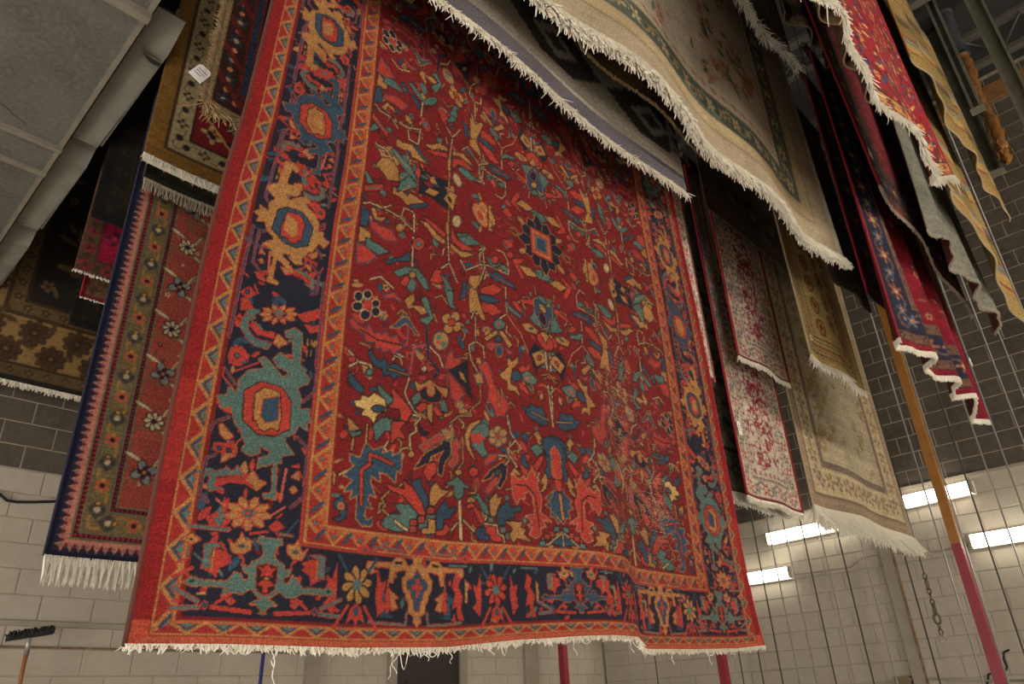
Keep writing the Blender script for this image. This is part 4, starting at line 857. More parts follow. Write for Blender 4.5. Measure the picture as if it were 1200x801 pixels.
def p_br2(cv):
    ok, o = frame_bands(cv, [(.025, (110, 26, 36), None), (.1, (112, 84, 52), m_flow(.12, .04, (52, 36, 28), (150, 110, 70), 5))]); cv.a[ok] = C((88, 66, 44)); scatter(cv, o, 30, 3, [((52, 36, 28), (120, 90, 60))], [(60, 44, 30)], .03, .06)
shade_rug('brown_floral_rug', 'brown floral rug with red piping under the small crimson rug', 4.8, 1.02, 2.4, 4.13, 6.3, p_br2, 2.2, .8, .006, base=(88, 66, 44), fringe=[dict(m=M['cotton'], length=.015, gap=.008, rad=.005, jit=.1, layers=1)], bind=(('binding_red', 'l'),))
def p_palm(cv):
    ok, o = frame_bands(cv, [(.05, (36, 30, 24), None), (.10, (92, 72, 44), m_flow(.14, .035, (60, 44, 30), (120, 92, 56), 4)), (.02, (50, 38, 28), None), (.42, (146, 114, 70), None), (.04, (70, 52, 34), None), (.1, (104, 82, 50), m_flow(.14, .04, (56, 42, 30), (130, 100, 60), 5)), (.03, (60, 46, 32), None)])
    cv.a[ok] = C((38, 32, 26)); r = random.Random(5)
    for side in (0, 1):
        for k in range(9):
            a = .36+k*.34
            for q in (0, 1):
                off = .27+.2*q; al = a+.17*q
                u, v = (off, al) if side else (al, off)
                if min(u, v) < .2 or (side == 0 and u > cv.w-.2): continue
                cv.flower(u, v, .115, (78, 56, 36), (112, 84, 50), 9, r.random(), (56, 40, 28)); cv.flower(u, v, .05, (58, 40, 28), (120, 90, 54), 7)
                cv.line([(u+.1*cos(t+k), v+.1*sin(t+k)) for t in np.linspace(0, 3, 8)], .014, (88, 64, 40)); cv.leaf(u+.13, v+.08, .14, .025, r.uniform(0, 3), (84, 62, 40), None, .5)
    scatter(cv, o, 40, 9, [((100, 78, 48), (60, 40, 30))], [(96, 76, 46)], .05, .1)
shade_rug('palmette_rug', 'tan rug with large dark brown palmettes high on the block wall behind the duct', 6.75, .3, 3.0, 4.21, 7.7, p_palm, 1.5, 2.2, .007, base=(146, 114, 70), noise=.06,
          fringe=[dict(m=M['cotton'], length=.05, gap=.012, rad=.008, jit=.1, layers=2, band=.015)])
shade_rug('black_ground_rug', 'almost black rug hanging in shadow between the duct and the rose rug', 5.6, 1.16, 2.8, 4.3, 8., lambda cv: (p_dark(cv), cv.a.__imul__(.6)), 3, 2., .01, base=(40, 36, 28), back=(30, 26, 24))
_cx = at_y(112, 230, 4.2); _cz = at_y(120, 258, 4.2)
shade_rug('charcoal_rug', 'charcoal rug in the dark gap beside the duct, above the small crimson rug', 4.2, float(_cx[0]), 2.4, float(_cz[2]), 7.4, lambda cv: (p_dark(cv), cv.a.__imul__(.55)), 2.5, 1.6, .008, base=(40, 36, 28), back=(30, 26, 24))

# --- overhead, in front of the big carpet
def p_kilim(cv):
    cv.a[:] = C((140, 133, 122)); u, v = cv.u, cv.v
    p = .80; x = np.abs((u/p+.1) % 1-.5)*2; st = np.floor(x*14)/14; y = np.abs(((v-.62)/.46) % 1-.5)*2
    saw = (np.floor(v*70) % 2)*.035
    body = v > .235
    cv.a[body & (st+y*.9+saw < .92)] = C((52, 49, 48)); cv.a[body & (st+y*.9+saw < .42)] = C((146, 139, 128)); cv.a[body & (st+y*.9+saw < .2)] = C((60, 56, 56))
    cv.a[(v > .02) & (v < .125)] = C((92, 86, 92)); cv.a[(v >= .125) & (v < .235)] = C((158, 148, 134)); e = np.minimum(u, cv.w-u); cv.a[(e < .09) & (v > .235) & ((np.floor(v*40) % 4) < e*50)] = C((140, 132, 122)); cv.a[v < .02] = C((150, 140, 124))
shade_rug('flatweave_kilim', 'grey and black stepped flatweave kilim with grey hem stripe above the red carpet', 1.5, .9, 3.07, 4.12, 6.8, p_kilim, 1.5, 1.6, .004, waves((.02, 1.6, 2.2, 2)), base=(150, 142, 130), noise=.06, back=(110, 104, 98),
          fringe=[dict(m=M['cotton'], length=.035, gap=.0045, rad=.0028, jit=.4, layers=3, lenvar=.45)])
def p_brown(cv): cv.a[:] = C((92, 74, 48)); scatter(cv, .05, 160, 2, [((104, 82, 52), (76, 60, 38))], [(80, 64, 42), (104, 84, 56)], .03, .06)
shade_rug('plain_brown_rug', 'plain olive brown rug with thin ribbed edge tucked between kilim and cream rug', 1.38, [(4.39, 2.09), (4.55, 2.0), (5., 1.93)], 3.5, 4.42, 6.6, p_brown, 2.5, 1.2, .006, waves((.02, 1., .6, 1)), base=(92, 74, 48), back=(80, 64, 44),
          fringe=[dict(m=M['cottontan'], length=.022, gap=.0045, rad=.0024, jit=.12, layers=2)], bind=(('binding_tan', 'l'),))
def p_beige(cv):
    ok, o = frame_bands(cv, [(.045, (196, 184, 158), None), (.15, (166, 148, 122), None), (.008, (120, 104, 78), None), (.10, (174, 153, 116), None), (.006, (120, 104, 80), None),
        (.17, (88, 94, 82), m_many(m_scroll(.27, (142, 134, 104), .06, .3), m_flow(.27, .055, (206, 190, 150), (180, 112, 60), 6), m_flow(.27, .045, (178, 152, 110), (120, 70, 44), 5, .5), m_dots(.1, .018, (164, 152, 116), .2), m_dots(.133, .014, (60, 74, 62), .6))), (.012, (150, 130, 96), None)], sk=1.3)
    cv.a[ok] = C((184, 172, 150)); dd_ = np.minimum(np.minimum(cv.u, cv.w-cv.u)/1.3, cv.v)
    m = (dd_ > o+.04) & (dd_ < o+.075) & ((((cv.u+cv.v)/.11) % 1) < .3); cv.a[m] = C((176, 104, 66))
    r = random.Random(21)
    for k in range(70):
        t = r.random(); d = r.gauss(0, .12)
        for fx in (0, 1):
            u = .82+abs(d)+.7*t*t; v = .62+abs(d)*.8+(1-t)*.5; u = cv.w-u if fx else u
            if r.random() < .55: cv.flower(u, v, r.uniform(.03, .06), r.choice([(180, 138, 110), (188, 158, 126), (172, 116, 88)]), (150, 96, 70), 6)
            else: cv.leaf(u, v, r.uniform(.06, .12), .018, r.uniform(0, 3), r.choice([(86, 98, 80), (110, 116, 92)]))
    for cx, cy in ((2.2, 1.25), (1.7, 1.7), (2.5, 1.8)):
        for q in range(12): cv.leaf(cx+r.gauss(0, .09), cy+r.gauss(0, .14), .08, .02, r.uniform(0, 3), (74, 88, 72)); cv.flower(cx+r.gauss(0, .08), cy+r.gauss(0, .1), .03, (186, 128, 92), (150, 90, 60), 5)
BG = shade_rug('cream_chinese_rug', 'large cream rug with green floral band and thick white fringe hanging overhead', 1.25, 1.1, [(4.3, 4.71), (5.5, 4.71), (6.9, 4.68)], 4.29, 6.9, p_beige, 1.5, 2.4, .005, waves((.034, 1.25, 4.6, 1.2), (.02, 2.6, 1.2, 2)), base=(184, 172, 150), noise=.05, back=(150, 136, 112),
          fringe=[dict(m=M['cotton'], length=.08, gap=.0035, rad=.0055, jit=.17, layers=5, lenvar=.28)], hem=[(0, 0), (.3, .03), (.5, -.02), (.75, .02), (1, -.01)])
def p_cream2(cv):
    ok, o = frame_bands(cv, [(.14, (170, 154, 126), None), (.02, (120, 108, 84), None)]); cv.a[ok] = C((140, 132, 112))
shade_rug('fringed_cream_rug', 'cream bordered rug with thick white fringe, above the large cream rug', 1.1, 2.9, 4.46, 5.85, 7.5, p_cream2, 2.2, 1., .006, waves((.02, .8, 0, 1)), base=(170, 154, 126), back=(150, 136, 112), fringe=[dict(m=M['cotton'], length=.07, gap=.004, rad=.003, jit=.35, layers=4)])
def p_tan(cv):
    cv.a[:] = C((150, 124, 90)); cv.a[(cv.v < .05)] = C((178, 154, 112)); cv.a[(np.floor(cv.v/.12) % 3 == 1)] = C((96, 78, 58))
shade_rug('tan_flatweave', 'tan flatweave with wavy pale hem folded beside the fringed cream rug', .97, 4.2, 5.3, 6.15, 7.6, p_tan, 2.2, .9, .006, waves((.04, .42, 0, 1.2), (.02, .9, 1, 2)), base=(128, 104, 74), back=(110, 92, 66), hem=[(0, 0), (1, .12)], bind=(('binding_tan', 'h'),))
shade_rug('folded_tan_flatweave', 'brown flatweave with wavy tan hem right behind the bright red floral rug', .62, 3.1, 4.5, 5.2, 7.4, p_tan, 2.2, 1.4, .006, waves((.05, .36, .6, 1.2), (.03, .9, 1, 2)), base=(128, 104, 74), back=(96, 80, 60), hem=[(0, .05), (1, -.2)], bind=(('binding_tan', 'h'),))
def p_flo(cv):
    cv.a[:] = C((156, 40, 48)); r = random.Random(14)
    for k in range(1700):
        u, v = r.uniform(0, cv.w), r.uniform(0, cv.h); c = r.choice([(40, 40, 66), (206, 150, 86), (60, 84, 110), (120, 30, 40), (214, 170, 110), (70, 70, 50)])
        if r.random() < .5: cv.leaf(u, v, r.uniform(.05, .10), .013, r.uniform(0, 3), c)
        else: cv.flower(u, v, r.uniform(.015, .035), c, (150, 50, 46), 6)
    ok, o = frame_bands(cv, [(.05, (176, 118, 78), m_diag(.05, (70, 50, 40), .3)), (.07, (196, 140, 84), m_flow(.1, .032, (60, 44, 48), (180, 40, 50), 5)), (.02, (60, 40, 40), None)], sides='b'); e = cv.w-cv.u; cv.a[(e < .03)] = C((206, 40, 70))
shade_rug('red_floral_rug', 'bright red floral rug with white knotted fringe hanging highest beside striped blankets', .5, 2.5, [(4.5, 5.0), (6.6, 4.78)], 4.55, 6.9, p_flo, 1.3, 2.2, .004, waves((.035, 1.1, 2.2, 1.0), (.02, .5, 0, .6)), hem=[(0, 0), (.45, -.02), (.62, -.16), (.8, -.06), (1, .16)], base=(176, 44, 54), back=(120, 60, 56), noise=.09,
          fringe=[dict(m=M['cotton'], length=.05, gap=.004, rad=.0036, jit=.2, layers=4, lenvar=.5), dict(m=M['cotton'], length=.14, gap=.22, rad=.003, jit=.2, layers=1, name='long_tassels')], bind=(('binding_red', 'r'),))

# --- right hand rugs seen at a slant
def p_red(seed, field=(126, 22, 36), border=(40, 38, 56)):
    def f(cv):
        ok, o = frame_bands(cv, [(.05, field, None), (.08, (112, 84, 66), m_many(m_flow(.1, .03, (70, 34, 36), (150, 120, 90), 5), m_edge((70, 44, 40), .1))), (.2, border, m_many(m_scroll(.3, (96, 80, 76), .05, .3), m_flow(.3, .07, (150, 84, 66), (200, 170, 120), 6), m_flow(.3, .055, (90, 96, 116), (180, 130, 80), 5, .5), m_dots(.075, .013, (160, 124, 90), .3))), (.08, (112, 84, 66), m_flow(.1, .03, (70, 34, 36), (150, 120, 90), 5))])
        cv.a[ok] = C(field); scatter(cv, o, 60, seed, [((70, 60, 80), (180, 140, 100)), ((180, 120, 86), (60, 40, 50))], [(60, 52, 70), (150, 104, 74)], .02, .04)
    return f
RBx = shade_rug('scalloped_red_rug', 'red rug with navy border whose cream hem hangs in scallops against the block wall', 1.0, 4.62, [(3.4, 6.40), (5, 6.45)], 3.52, 6.1, p_red(4), 1.5, 2.6, .005, waves((.055, .52, .3, 1.6), (.02, .23, 0, .6)), hem=[(0, .05), (.3, .02), (.6, -.02), (.86, .03), (.9, -.06), (1, -.08)], base=(126, 22, 36), back=(90, 40, 44), noise=.07,
          fringe=[dict(m=M['cotton'], length=.045, gap=.005, rad=.004, jit=.06, layers=2, band=.03, lenvar=.15)], bind=(('binding_red', 'l'),), tags=((1.0, .50, .05, .07, .3, 'small white tag on the edge'),))
shade_rug('dark_red_rug', 'dark brown red rug with red piping behind the scalloped red rug', 1.14, [(3.8, 4.76), (5.2, 4.82), (6.5, 4.86)], 6.3, 3.98, 6.1, p_red(6, (134, 62, 58), (92, 78, 82)), 2, 2.4, .006, waves((.015, .7, 1, 2)), hem=[(0, .03), (1, -.1)], base=(70, 30, 34), back=(60, 44, 36), bind=(('binding_red', 'l'), ('binding_dark', 'h')))
shade_rug('maroon_rug', 'maroon and navy rug with straight white hem, between scalloped rug and grey rug', .85, [(4.3, 4.67), (4.7, 4.64), (5.8, 4.34), (7, 4.1)], 6.42, 4.55, 7.2, p_red(9, (128, 48, 54), (70, 62, 76)), 1.7, 2.4, .005, waves((.02, .9, 0, 2)), hem=[(0, .13), (.25, .06), (1, -.24)], base=(96, 26, 38), back=(70, 40, 40), fringe=[dict(m=M['cottonlow'], length=.035, gap=.005, rad=.003, jit=.15, layers=2)], bind=(('binding_red', 'l'),), tags=((.02, .33, .06, .09, -.3, 'white paper tag on a string'),))
def p_grey(cv): cv.a[:] = C((124, 122, 108)); cv.a[cv.v < .012] = C((170, 160, 140))
shade_rug('grey_back_rug', 'plain grey rug back with zigzag white hem beside the striped blanket', .7, [(4.2, 5.05), (5.2, 5.15), (7, 5.3)], 6.53, 4.32, 7.2, p_grey, 2.2, 2.0, .006, waves((.042, .5, 2.0, 1.2), (.015, .2, 0, .5)), hem=[(0, .14), (.3, .03), (1, -.16)], base=(124, 122, 108), back=(100, 60, 56), fringe=[dict(m=M['cottonlow'], length=.03, gap=.005, rad=.003, jit=.15, layers=2)], noise=.05)
def p_stripe(cv):
    bands = [((158, 130, 78), .22), ((150, 74, 46), .03), ((176, 144, 86), .10), ((124, 128, 118), .07), ((150, 74, 46), .03), ((132, 112, 64), .16), ((96, 80, 50), .08), ((120, 100, 96), .05)]
    v = 0; k = 0
    while v < cv.h: c, h = bands[k % 8]; cv.rect(0, v, cv.w, v+h, c); v += h; k += 1
shade_rug('striped_blanket', 'olive and gold striped wool blanket with folded hem beside the red floral rug', .55, [(4., 5.62), (5, 5.56), (7, 5.45)], [(4, 6.5), (7, 6.3)], 4.35, 7.3, p_stripe, 1.7, 2.6, .006, waves((.03, .6, 1, 3), (.012, .23, 0, 1)), hem=[(0, .62), (.35, .25), (1, -.25)], base=(158, 130, 78), back=(120, 100, 60), noise=.06, bind=(('binding_tan', 'h'), ('ochre', 'l')))
shade_rug('rust_striped_blanket', 'khaki blanket with rust stripes hanging nearest the grey steel posts', .42, [(5, 5.12), (7.3, 4.95)], [(5, 7.3), (7.3, 7.0)], 5.55, 7.5, p_stripe, 1.7, 2., .006, waves((.03, .8, 2, 3), (.012, .31, 0, 1)), hem=[(0, .35), (.4, .1), (.75, .0), (1, -.12)], base=(158, 130, 78), back=(126, 106, 62), noise=.06, bind=(('binding_tan', 'h'), ('ochre', 'l')))

# --- beyond the big carpet, to its right
def p_wr(seed, dens=90):
    def f(cv):
        ok, o = frame_bands(cv, [(.022, (104, 18, 36), None), (.13, (190, 176, 152), m_many(m_scroll(.2, (120, 96, 100), .06, .34), m_flow(.2, .05, (150, 60, 70), (200, 180, 150), 6), m_flow(.2, .04, (84, 84, 100), (190, 170, 140), 5, .5), m_dots(.05, .009, (170, 120, 110), .2))), (.02, (96, 70, 84), m_dots(.03, .008, (190, 170, 150))), (.05, (186, 172, 152), m_flow(.06, .02, (140, 60, 76), (90, 80, 96), 5))])
        cv.a[ok] = C((192, 180, 160)); scatter(cv, o+.005, dens, seed, [((124, 22, 44), (196, 180, 156)), ((140, 36, 56), (90, 24, 40))], [(120, 20, 42), (136, 40, 56)], .012, .028, (124, 22, 44))
    return f
shade_rug('red_and_cream_runner', 'cream and wine red floral runner with maroon piping, the lower of two alike', 2.15, 4.50, 5.36, 2.80, 5.6, p_wr(3, 300), 1.3, 2., .004, waves((.015, .6, 0, 1.5)), base=(192, 180, 160), back=(150, 130, 116), noise=.07, fringe=[dict(m=M['cotton'], length=.045, gap=.005, rad=.003, jit=.12, layers=2, band=.015)], bind=(('binding_red', 'l'), ('binding_red', 'r')), tags=((.03, .52, .05, .1, .1, 'white barcode tag'),))
shade_rug('short_red_and_cream_runner', 'silvery cream and red runner with maroon piping hanging above its lower twin', 2.0, 4.49, 5.28, 3.77, 5.9, p_wr(8, 240), 1.3, 1.6, .004, waves((.015, .6, 1, 1.5)), base=(192, 180, 160), back=(150, 130, 116), noise=.09, fringe=[dict(m=M['cotton'], length=.04, gap=.005, rad=.003, jit=.12, layers=2, band=.015)], bind=(('binding_red', 'l'), ('binding_red', 'r')))
def p_sage(cv):
    ok, o = frame_bands(cv, [(.04, (96, 92, 74), None), (.26, (104, 100, 82), m_many(m_flow(.2, .06, (64, 56, 46), (126, 118, 96), 6), m_flow(.2, .05, (84, 50, 44), (110, 104, 86), 5, .5))), (.03, (70, 62, 50), None)]); cv.a[ok] = C((132, 126, 104)); scatter(cv, o, 120, 4, [((92, 66, 56), (120, 112, 92)), ((84, 80, 62), (60, 50, 42))], [(80, 74, 58), (96, 70, 58)], .03, .055)
shade_rug('sage_rug', 'sage green floral rug with pale fringe partly behind the lower runner', 2.3, 4.18, 5.42, 2.87, 5.6, p_sage, 1.7, 1.9, .005, waves((.015, .8, 0, 1.5)), base=(132, 126, 104), back=(110, 104, 86), fringe=[dict(m=M['cotton'], length=.08, gap=.005, rad=.003, jit=.15, layers=3, band=.02)])
def p_saw(cv): cv.a[:] = C((28, 24, 26)); cv.a[(cv.u < .05+.03*np.abs(((cv.v/.035) % 1)-.5)*2)] = C((156, 20, 40))
shade_rug('black_and_red_rug', 'narrow black rug with red saw tooth edge beside the runners', 2.24, [(4.19, 4.74), (5.6, 4.78)], 5.05, 4.2, 5.9, p_saw, 1.7, 1.3, .005, base=(28, 24, 26), back=(40, 30, 30), fringe=[dict(m=M['cottonlow'], length=.03, gap=.006, rad=.003, jit=.1, layers=1)])
shade_rug('grey_floral_rug', 'grey floral rug with short white fringe in the gap behind the red carpet', 2.42, 4.6, 5.2, 4.68, 6.2, p_sage, 2, 1., .006, base=(110, 106, 96), back=(80, 76, 70), fringe=[dict(m=M['cotton'], length=.07, gap=.005, rad=.004, jit=.1, layers=2)])
shade_rug('pale_floral_rug', 'pale cream and red floral rug edge showing past the side of the red carpet', 1.86, 2.6, [(3.4, 3.76), (5, 3.74)], 3.3, 5.8, p_wr(12), 1.6, 1.8, .005, base=(192, 180, 160), back=(150, 130, 116))
def p_cream(cv):
    ok, o = frame_bands(cv, [(.11, (150, 128, 104), None), (.012, (92, 74, 64), None), (.24, (178, 160, 126), m_many(m_flow(.3, .08, (128, 104, 74), (178, 160, 126), 5), m_flow(.3, .07, (118, 98, 90), (170, 150, 118), 4, .5), m_flow(.15, .03, (150, 128, 90), (120, 96, 70), 6, .25), m_edge((160, 142, 110), .05))), (.055, (104, 84, 80), m_many(m_diag(.045, (140, 120, 108), .4), m_edge((88, 70, 66), .12)))])
    cv.a[ok] = C((170, 156, 128)); r = random.Random(8)
    for k in range(70):
        a = r.random(); u = o+.02+abs(r.gauss(0, .16)); v = o+.05+a*1.9
        if r.random() < .4: u = cv.w-u
        if r.random() < .2: u, v = r.uniform(o+.1, cv.w-o-.1), r.uniform(o+.2, cv.h)
        cv.leaf(u, v, r.uniform(.08, .16), .02, r.uniform(0, 3), r.choice([(146, 120, 74), (136, 118, 96), (156, 134, 86)])); cv.flower(u+.05, v+.03, .04, (150, 128, 100), (166, 130, 70), 5)
shade_rug('cream_carved_rug', 'cream beige rug with mauve inner line and long thick fringe, beside the runners', 2.1, 5.46, 7.60, 2.87, 5.8, p_cream, 1.4, 2.3, .005, waves((.02, 1.2, .5, 1.5)), hem=[(0, .0), (.5, .03), (1, .0)], base=(170, 156, 128), back=(140, 124, 100), noise=.06, fringe=[dict(m=M['cotton'], length=.15, gap=.006, rad=.0048, jit=.2, layers=5, band=.02, lenvar=.35, clump=.05)], bind=(('binding_tan', 'l'), ('binding_tan', 'r')))
def p_yel(cv):
    ok, o = frame_bands(cv, [(.05, (206, 176, 112), None), (.18, (206, 178, 118), m_many(m_dots(.032, .010, (158, 84, 46)), m_edge((186, 156, 96), .06)))]); d = np.minimum(np.minimum(cv.u, cv.w-cv.u), cv.v)
    for k in range(5):
        dd = .07+k*.034; m = (d > dd) & (d < dd+.018) & (((np.where(np.minimum(cv.u, cv.w-cv.u) < cv.v, cv.v, cv.u)/.03) % 1) < .6); cv.a[m] = C((164, 82, 44) if k % 2 else (84, 76, 74))
    cv.a[ok] = C((200, 172, 112))
    for i in range(3):
        for k in range(16):
            u = o+.12+i*.2; v = o+.1+k*.19+(.09 if i % 2 else 0); cv.ell(u, v, .058, .074, (96, 66, 44)); cv.ell(u, v, .050, .066, (176, 106, 58)); cv.ell(u, v, .034, .046, (206, 170, 106)); cv.ell(u, v, .024, .034, (160, 84, 46)); cv.ell(u, v, .012, .018, (84, 60, 50))
shade_rug('gold_paisley_runner', 'golden runner with rust paisley rows and dotted border in front of cream rug', 1.6, [(3.6, 4.72), (6, 4.70)], [(3.6, 5.72), (6, 5.62)], 3.70, 5.9, p_yel, 1.3, 1.8, .004, waves((.02, .7, 0, 1.5)), base=(200, 172, 112), back=(160, 136, 90), noise=.06, fringe=[dict(m=M['cotton'], length=.055, gap=.007, rad=.003, jit=.3, layers=3, lenvar=.4)], bind=(('binding_tan', 'l'), ('binding_tan', 'r')), tags=((.03, .16, .03, .05, .2, 'small white tag'),))
def p_dk2(cv):
    cv.a[:] = C((88, 72, 56)); 
    for k in range(5): cv.flower(.5+.35*k, .35, .2, (58, 48, 40), (100, 84, 64), 10)
shade_rug('umber_rug', 'dark umber rug hanging in shade under the large cream rug', 1.92, 4.25, 6.4, 4.9, 6.6, p_dk2, 2.5, 1.2, .008, base=(62, 52, 42), back=(54, 44, 36))
shade_rug('chocolate_rug', 'chocolate brown rug corner between the gold runner and the dark red rug', 1.38, 4.85, 5.7, 4.3, 6.2, p_dk2, 2.5, 1., .008, waves((.02, .6, 0, 1)), base=(62, 52, 42), back=(54, 44, 36))

# ---------------------------------------------------------------- air duct overhead on the left
dz = 4.8; dx0, dx1 = -1.7, .60
D = empty('air_duct', (-.5, 4.4, dz))
secs = [(2.35, 2.97, .0), (2.97, 4.30, .0), (4.30, 4.60, .012), (4.60, 5.78, .0), (5.78, 6.45, .0)]
for a, b, dn in secs:
    mb = MB(); mb.box((dx0, a+.004, dz-dn), (dx1, b-.004, dz+.75)); o = mb.build('duct_section', M['duct'], D)
    MB().box((dx1-.012, a+.02, dz-.016-dn), (dx1+.012, b-.02, dz+.01)).build('corner_seam', M['ductseam'], o)
    MB().prism([(dx0+.2, a+.06, dz-.0015-dn), (dx1-.2, b-.08, dz-.0015-dn), (dx1-.2, b-.075, dz-.0015-dn), (dx0+.2, a+.066, dz-.0015-dn)], (0, 0, -.0025)).build('crease', M['duct'], o)
for y, h, wd in ((2.97, .045, .05), (4.30, .03, .03), (4.60, .03, .04), (5.78, .03, .03)):
    MB().box((dx0, y-wd/2, dz-h), (dx1+.015, y+wd/2, dz+.02)).build('drive_cleat', M['ductseam'], D)
for a, b in ((2.99, 4.18), (4.25, 5.36), (5.46, 6.40)):
    x0, x1, zz = dx1+.03, .785, dz+.05
    mb = MB(); mb.prism([(x0, a, zz+.06), (x1, a, zz+.06), (x1+.008, a+.2, zz), (x0, a+.2, zz)], (0, 0, .008)); mb.prism([(x0, a+.2, zz), (x1+.008, a+.2, zz), (x1-.012, b, zz-.01), (x0, b, zz-.01)], (0, 0, .008)); mb.box((x0, b-.01, zz-.02), (x1-.012, b, zz+.1)); mb.box((x1-.006, a+.2, zz), (x1+.008, b, zz+.35)); mb.box((x0, a, zz+.006), (x0+.01, b, zz+.35))
    pl = mb.build('flange_plate', M['plate'], D)
    if a < 3:
        cu = MB(); pts = []
        for k in range(7): t = k/6; pts.append((x1-.115*t, a+.28-.03*t+.02*sin(pi*t), zz-.004-.03*sin(pi*t*.5)))
        cu.add([(p[0], p[1], zz-.002) for p in pts]+[(p[0], p[1]-.03*sin(pi*k/6), p[2]) for k, p in enumerate(pts)], [(k, k+1, 8+k, 7+k) for k in range(6)]); cu.build('torn_curl', M['ductseam'], pl)
        cu2 = MB(); cu2.add([(p[0], p[1]+.004, zz-.0115) for p in pts]+[(p[0], p[1]+.004+.03*sin(pi*(6-k)/12), zz-.0115) for k, p in enumerate(pts)], [(k, k+1, 8+k, 7+k) for k in range(6)]); cu2.build('torn_slit', M['black'], pl)
for y in (2.6, 5.0, 6.2):
    for x in (dx0+.1, dx1-.1): MB().box((x-.012, y-.012, dz+.7), (x+.012, y+.012, ZC)).build('hanger_strap', M['steel'], D)
tag(D, 'galvanised sheet metal air duct with seams and side flange plates', 'duct')

# ---------------------------------------------------------------- wall lights on the right wall
def fixture(y0, y1, z0, z1, label):
    n = y1 < y0
    a, b = (y0, z0), (y1, z1); root = empty('fluorescent_light', (XW, (y0+y1)/2, (z0+z1)/2))
    def bar(x0, x1, ya, yb, dz0, dz1):
        f = lambda y: z0+(z1-z0)*(y-y0)/(y1-y0)
        mb = MB(); mb.add([(x0, ya, f(ya)+dz0), (x1, ya, f(ya)+dz0), (x1, yb, f(yb)+dz0), (x0, yb, f(yb)+dz0), (x0, ya, f(ya)+dz1), (x1, ya, f(ya)+dz1), (x1, yb, f(yb)+dz1), (x0, yb, f(yb)+dz1)], [(0,3,2,1),(4,5,6,7),(0,1,5,4),(1,2,6,5),(2,3,7,6),(3,0,4,7)]); return mb
    lo, hi = min(y0, y1), max(y0, y1)
    bar(XW-.06, XW-.002, lo, hi, -.075, .075).build('housing', M['housing'], root)
    bar(XW-.125, XW-.061, lo+.03, hi-.03, -.062, .062).build('lens', M['tube'], root)
    for e in (lo, hi-.028): bar(XW-.13, XW-.06, e, e+.028, -.066, .066).build('end_cap', M['capm'], root)
    for q in (.3, .65):
        yy = lo+(hi-lo)*q; bar(XW-.128, XW-.06, yy-.006, yy+.006, -.012, .012).build('lens_clip', M['capm'], root)
    tag(root, label, 'light fixture', 'fluorescent lights on the block wall')
fixture(3.10, 4.22, 3.44, 3.42, 'lit fluorescent strip on the wall below the cream and red runners')
fixture(1.76, 2.53, 3.56, 3.54, 'lit fluorescent strip on the wall crossed by the brown and maroon pole')
fixture(3.98, 5.1, 2.98, 2.98, 'lit fluorescent strip on the wall just beside the red carpet hem')
fixture(.55, 1.97, 3.0, 3.0, 'lit fluorescent strip on the wall past the brown and maroon pole')
for k, (ya, yb, zz) in enumerate(((5.3, 6.5, 3.44), (5.4, 6.6, 2.98), (-1.2, .0, 3.5))): fixture(ya, yb, zz, zz, ('upper added fluorescent strip hidden behind the red carpet', 'lower added fluorescent strip hidden behind the red carpet', 'added fluorescent strip out of view past the poles')[k])  # strips added out of view to brighten the room beyond the carpet
# unseen fill strips added behind the camera, far brighter than the wall lights
for k, x in enumerate((1.0, 3.0, 5.0, 7.0)):
    rt = empty('fluorescent_light', (x, Y0, 3.4)); MB().box((x, Y0+.002, 3.33), (x+1.2, Y0+.06, 3.47)).build('housing', M['housing'], rt); MB().box((x+.03, Y0+.061, 3.34), (x+1.17, Y0+.125, 3.46)).build('lens', M['fill_tube'], rt)
    tag(rt, 'unseen fill strip added on the back wall, %s from the assumed door opening' % ORD[k], 'light fixture', 'added fill strips on the back wall')
for k, y in enumerate((-3.5, -1.5, 5.2)):  # unseen strips added on the side wall to raise the ambient light
    rt = empty('fluorescent_light', (X0, y, 3.2)); MB().box((X0+.002, y, 3.13), (X0+.06, y+1.2, 3.27)).build('housing', M['housing'], rt); MB().box((X0+.061, y+.03, 3.14), (X0+.125, y+1.17, 3.26)).build('lens', M['tube'], rt)
    tag(rt, 'unseen fluorescent strip added on the side wall, %s from the back wall corner' % ORD[k], 'light fixture', 'added fluorescent strips on the side wall')
# conduits and small fittings
def thing_tube(name, pts, r, m, label, cat, n=8, group=None):
    return tag(MB().tube(pts, r, n).build(name, M[m], None), label, cat, group)
xw = XW-.02
p = [at_x(x, y, xw) for x, y in ((930, 672), (960, 669), (996, 664), (1004, 658), (1014, 652), (1040, 647), (1076, 648), (1100, 645), (1134, 638))]
thing_tube('electrical_conduit', p, .014, 'conduit', 'thin painted conduit bending across the wall between two lights', 'conduit')
pa = at_x(1040, 650, xw)
vp = tag(MB().box((XW-.05, pa[1]-.06, 0), (XW-.001, pa[1]+.07, 3.3)).build('wall_pilaster', M['conduit']), 'painted vertical strip with rusty edge on the right wall', 'pilaster')
MB().box((XW-.054, pa[1]-.066, 0), (XW-.001, pa[1]-.052, 3.3)).build('rusty_edge', M['rust'], vp)
p = at_x(1058, 798, XW-.04); jb = tag(MB().box((p[0]-.04, p[1]-.09, p[2]-.09), (XW-.001, p[1]+.07, p[2]+.05)).build('junction_box', M['brass']), 'small brass coloured junction box low on the right wall', 'junction box')
for a in (-.035, .035): MB().box((p[0]-.048, p[1]+a-.02, p[2]-.02), (p[0]-.039, p[1]+a+.01, p[2]+.015)).build('socket', M['rust'], jb)
thing_tube('wall_cable', [at_x(x, y, XW-.03) for x, y in ((1068, 795), (1085, 793), (1110, 796), (1150, 797), (1210, 797))], .012, 'conduit', 'cable running from the junction box along the right wall', 'cable', 6)
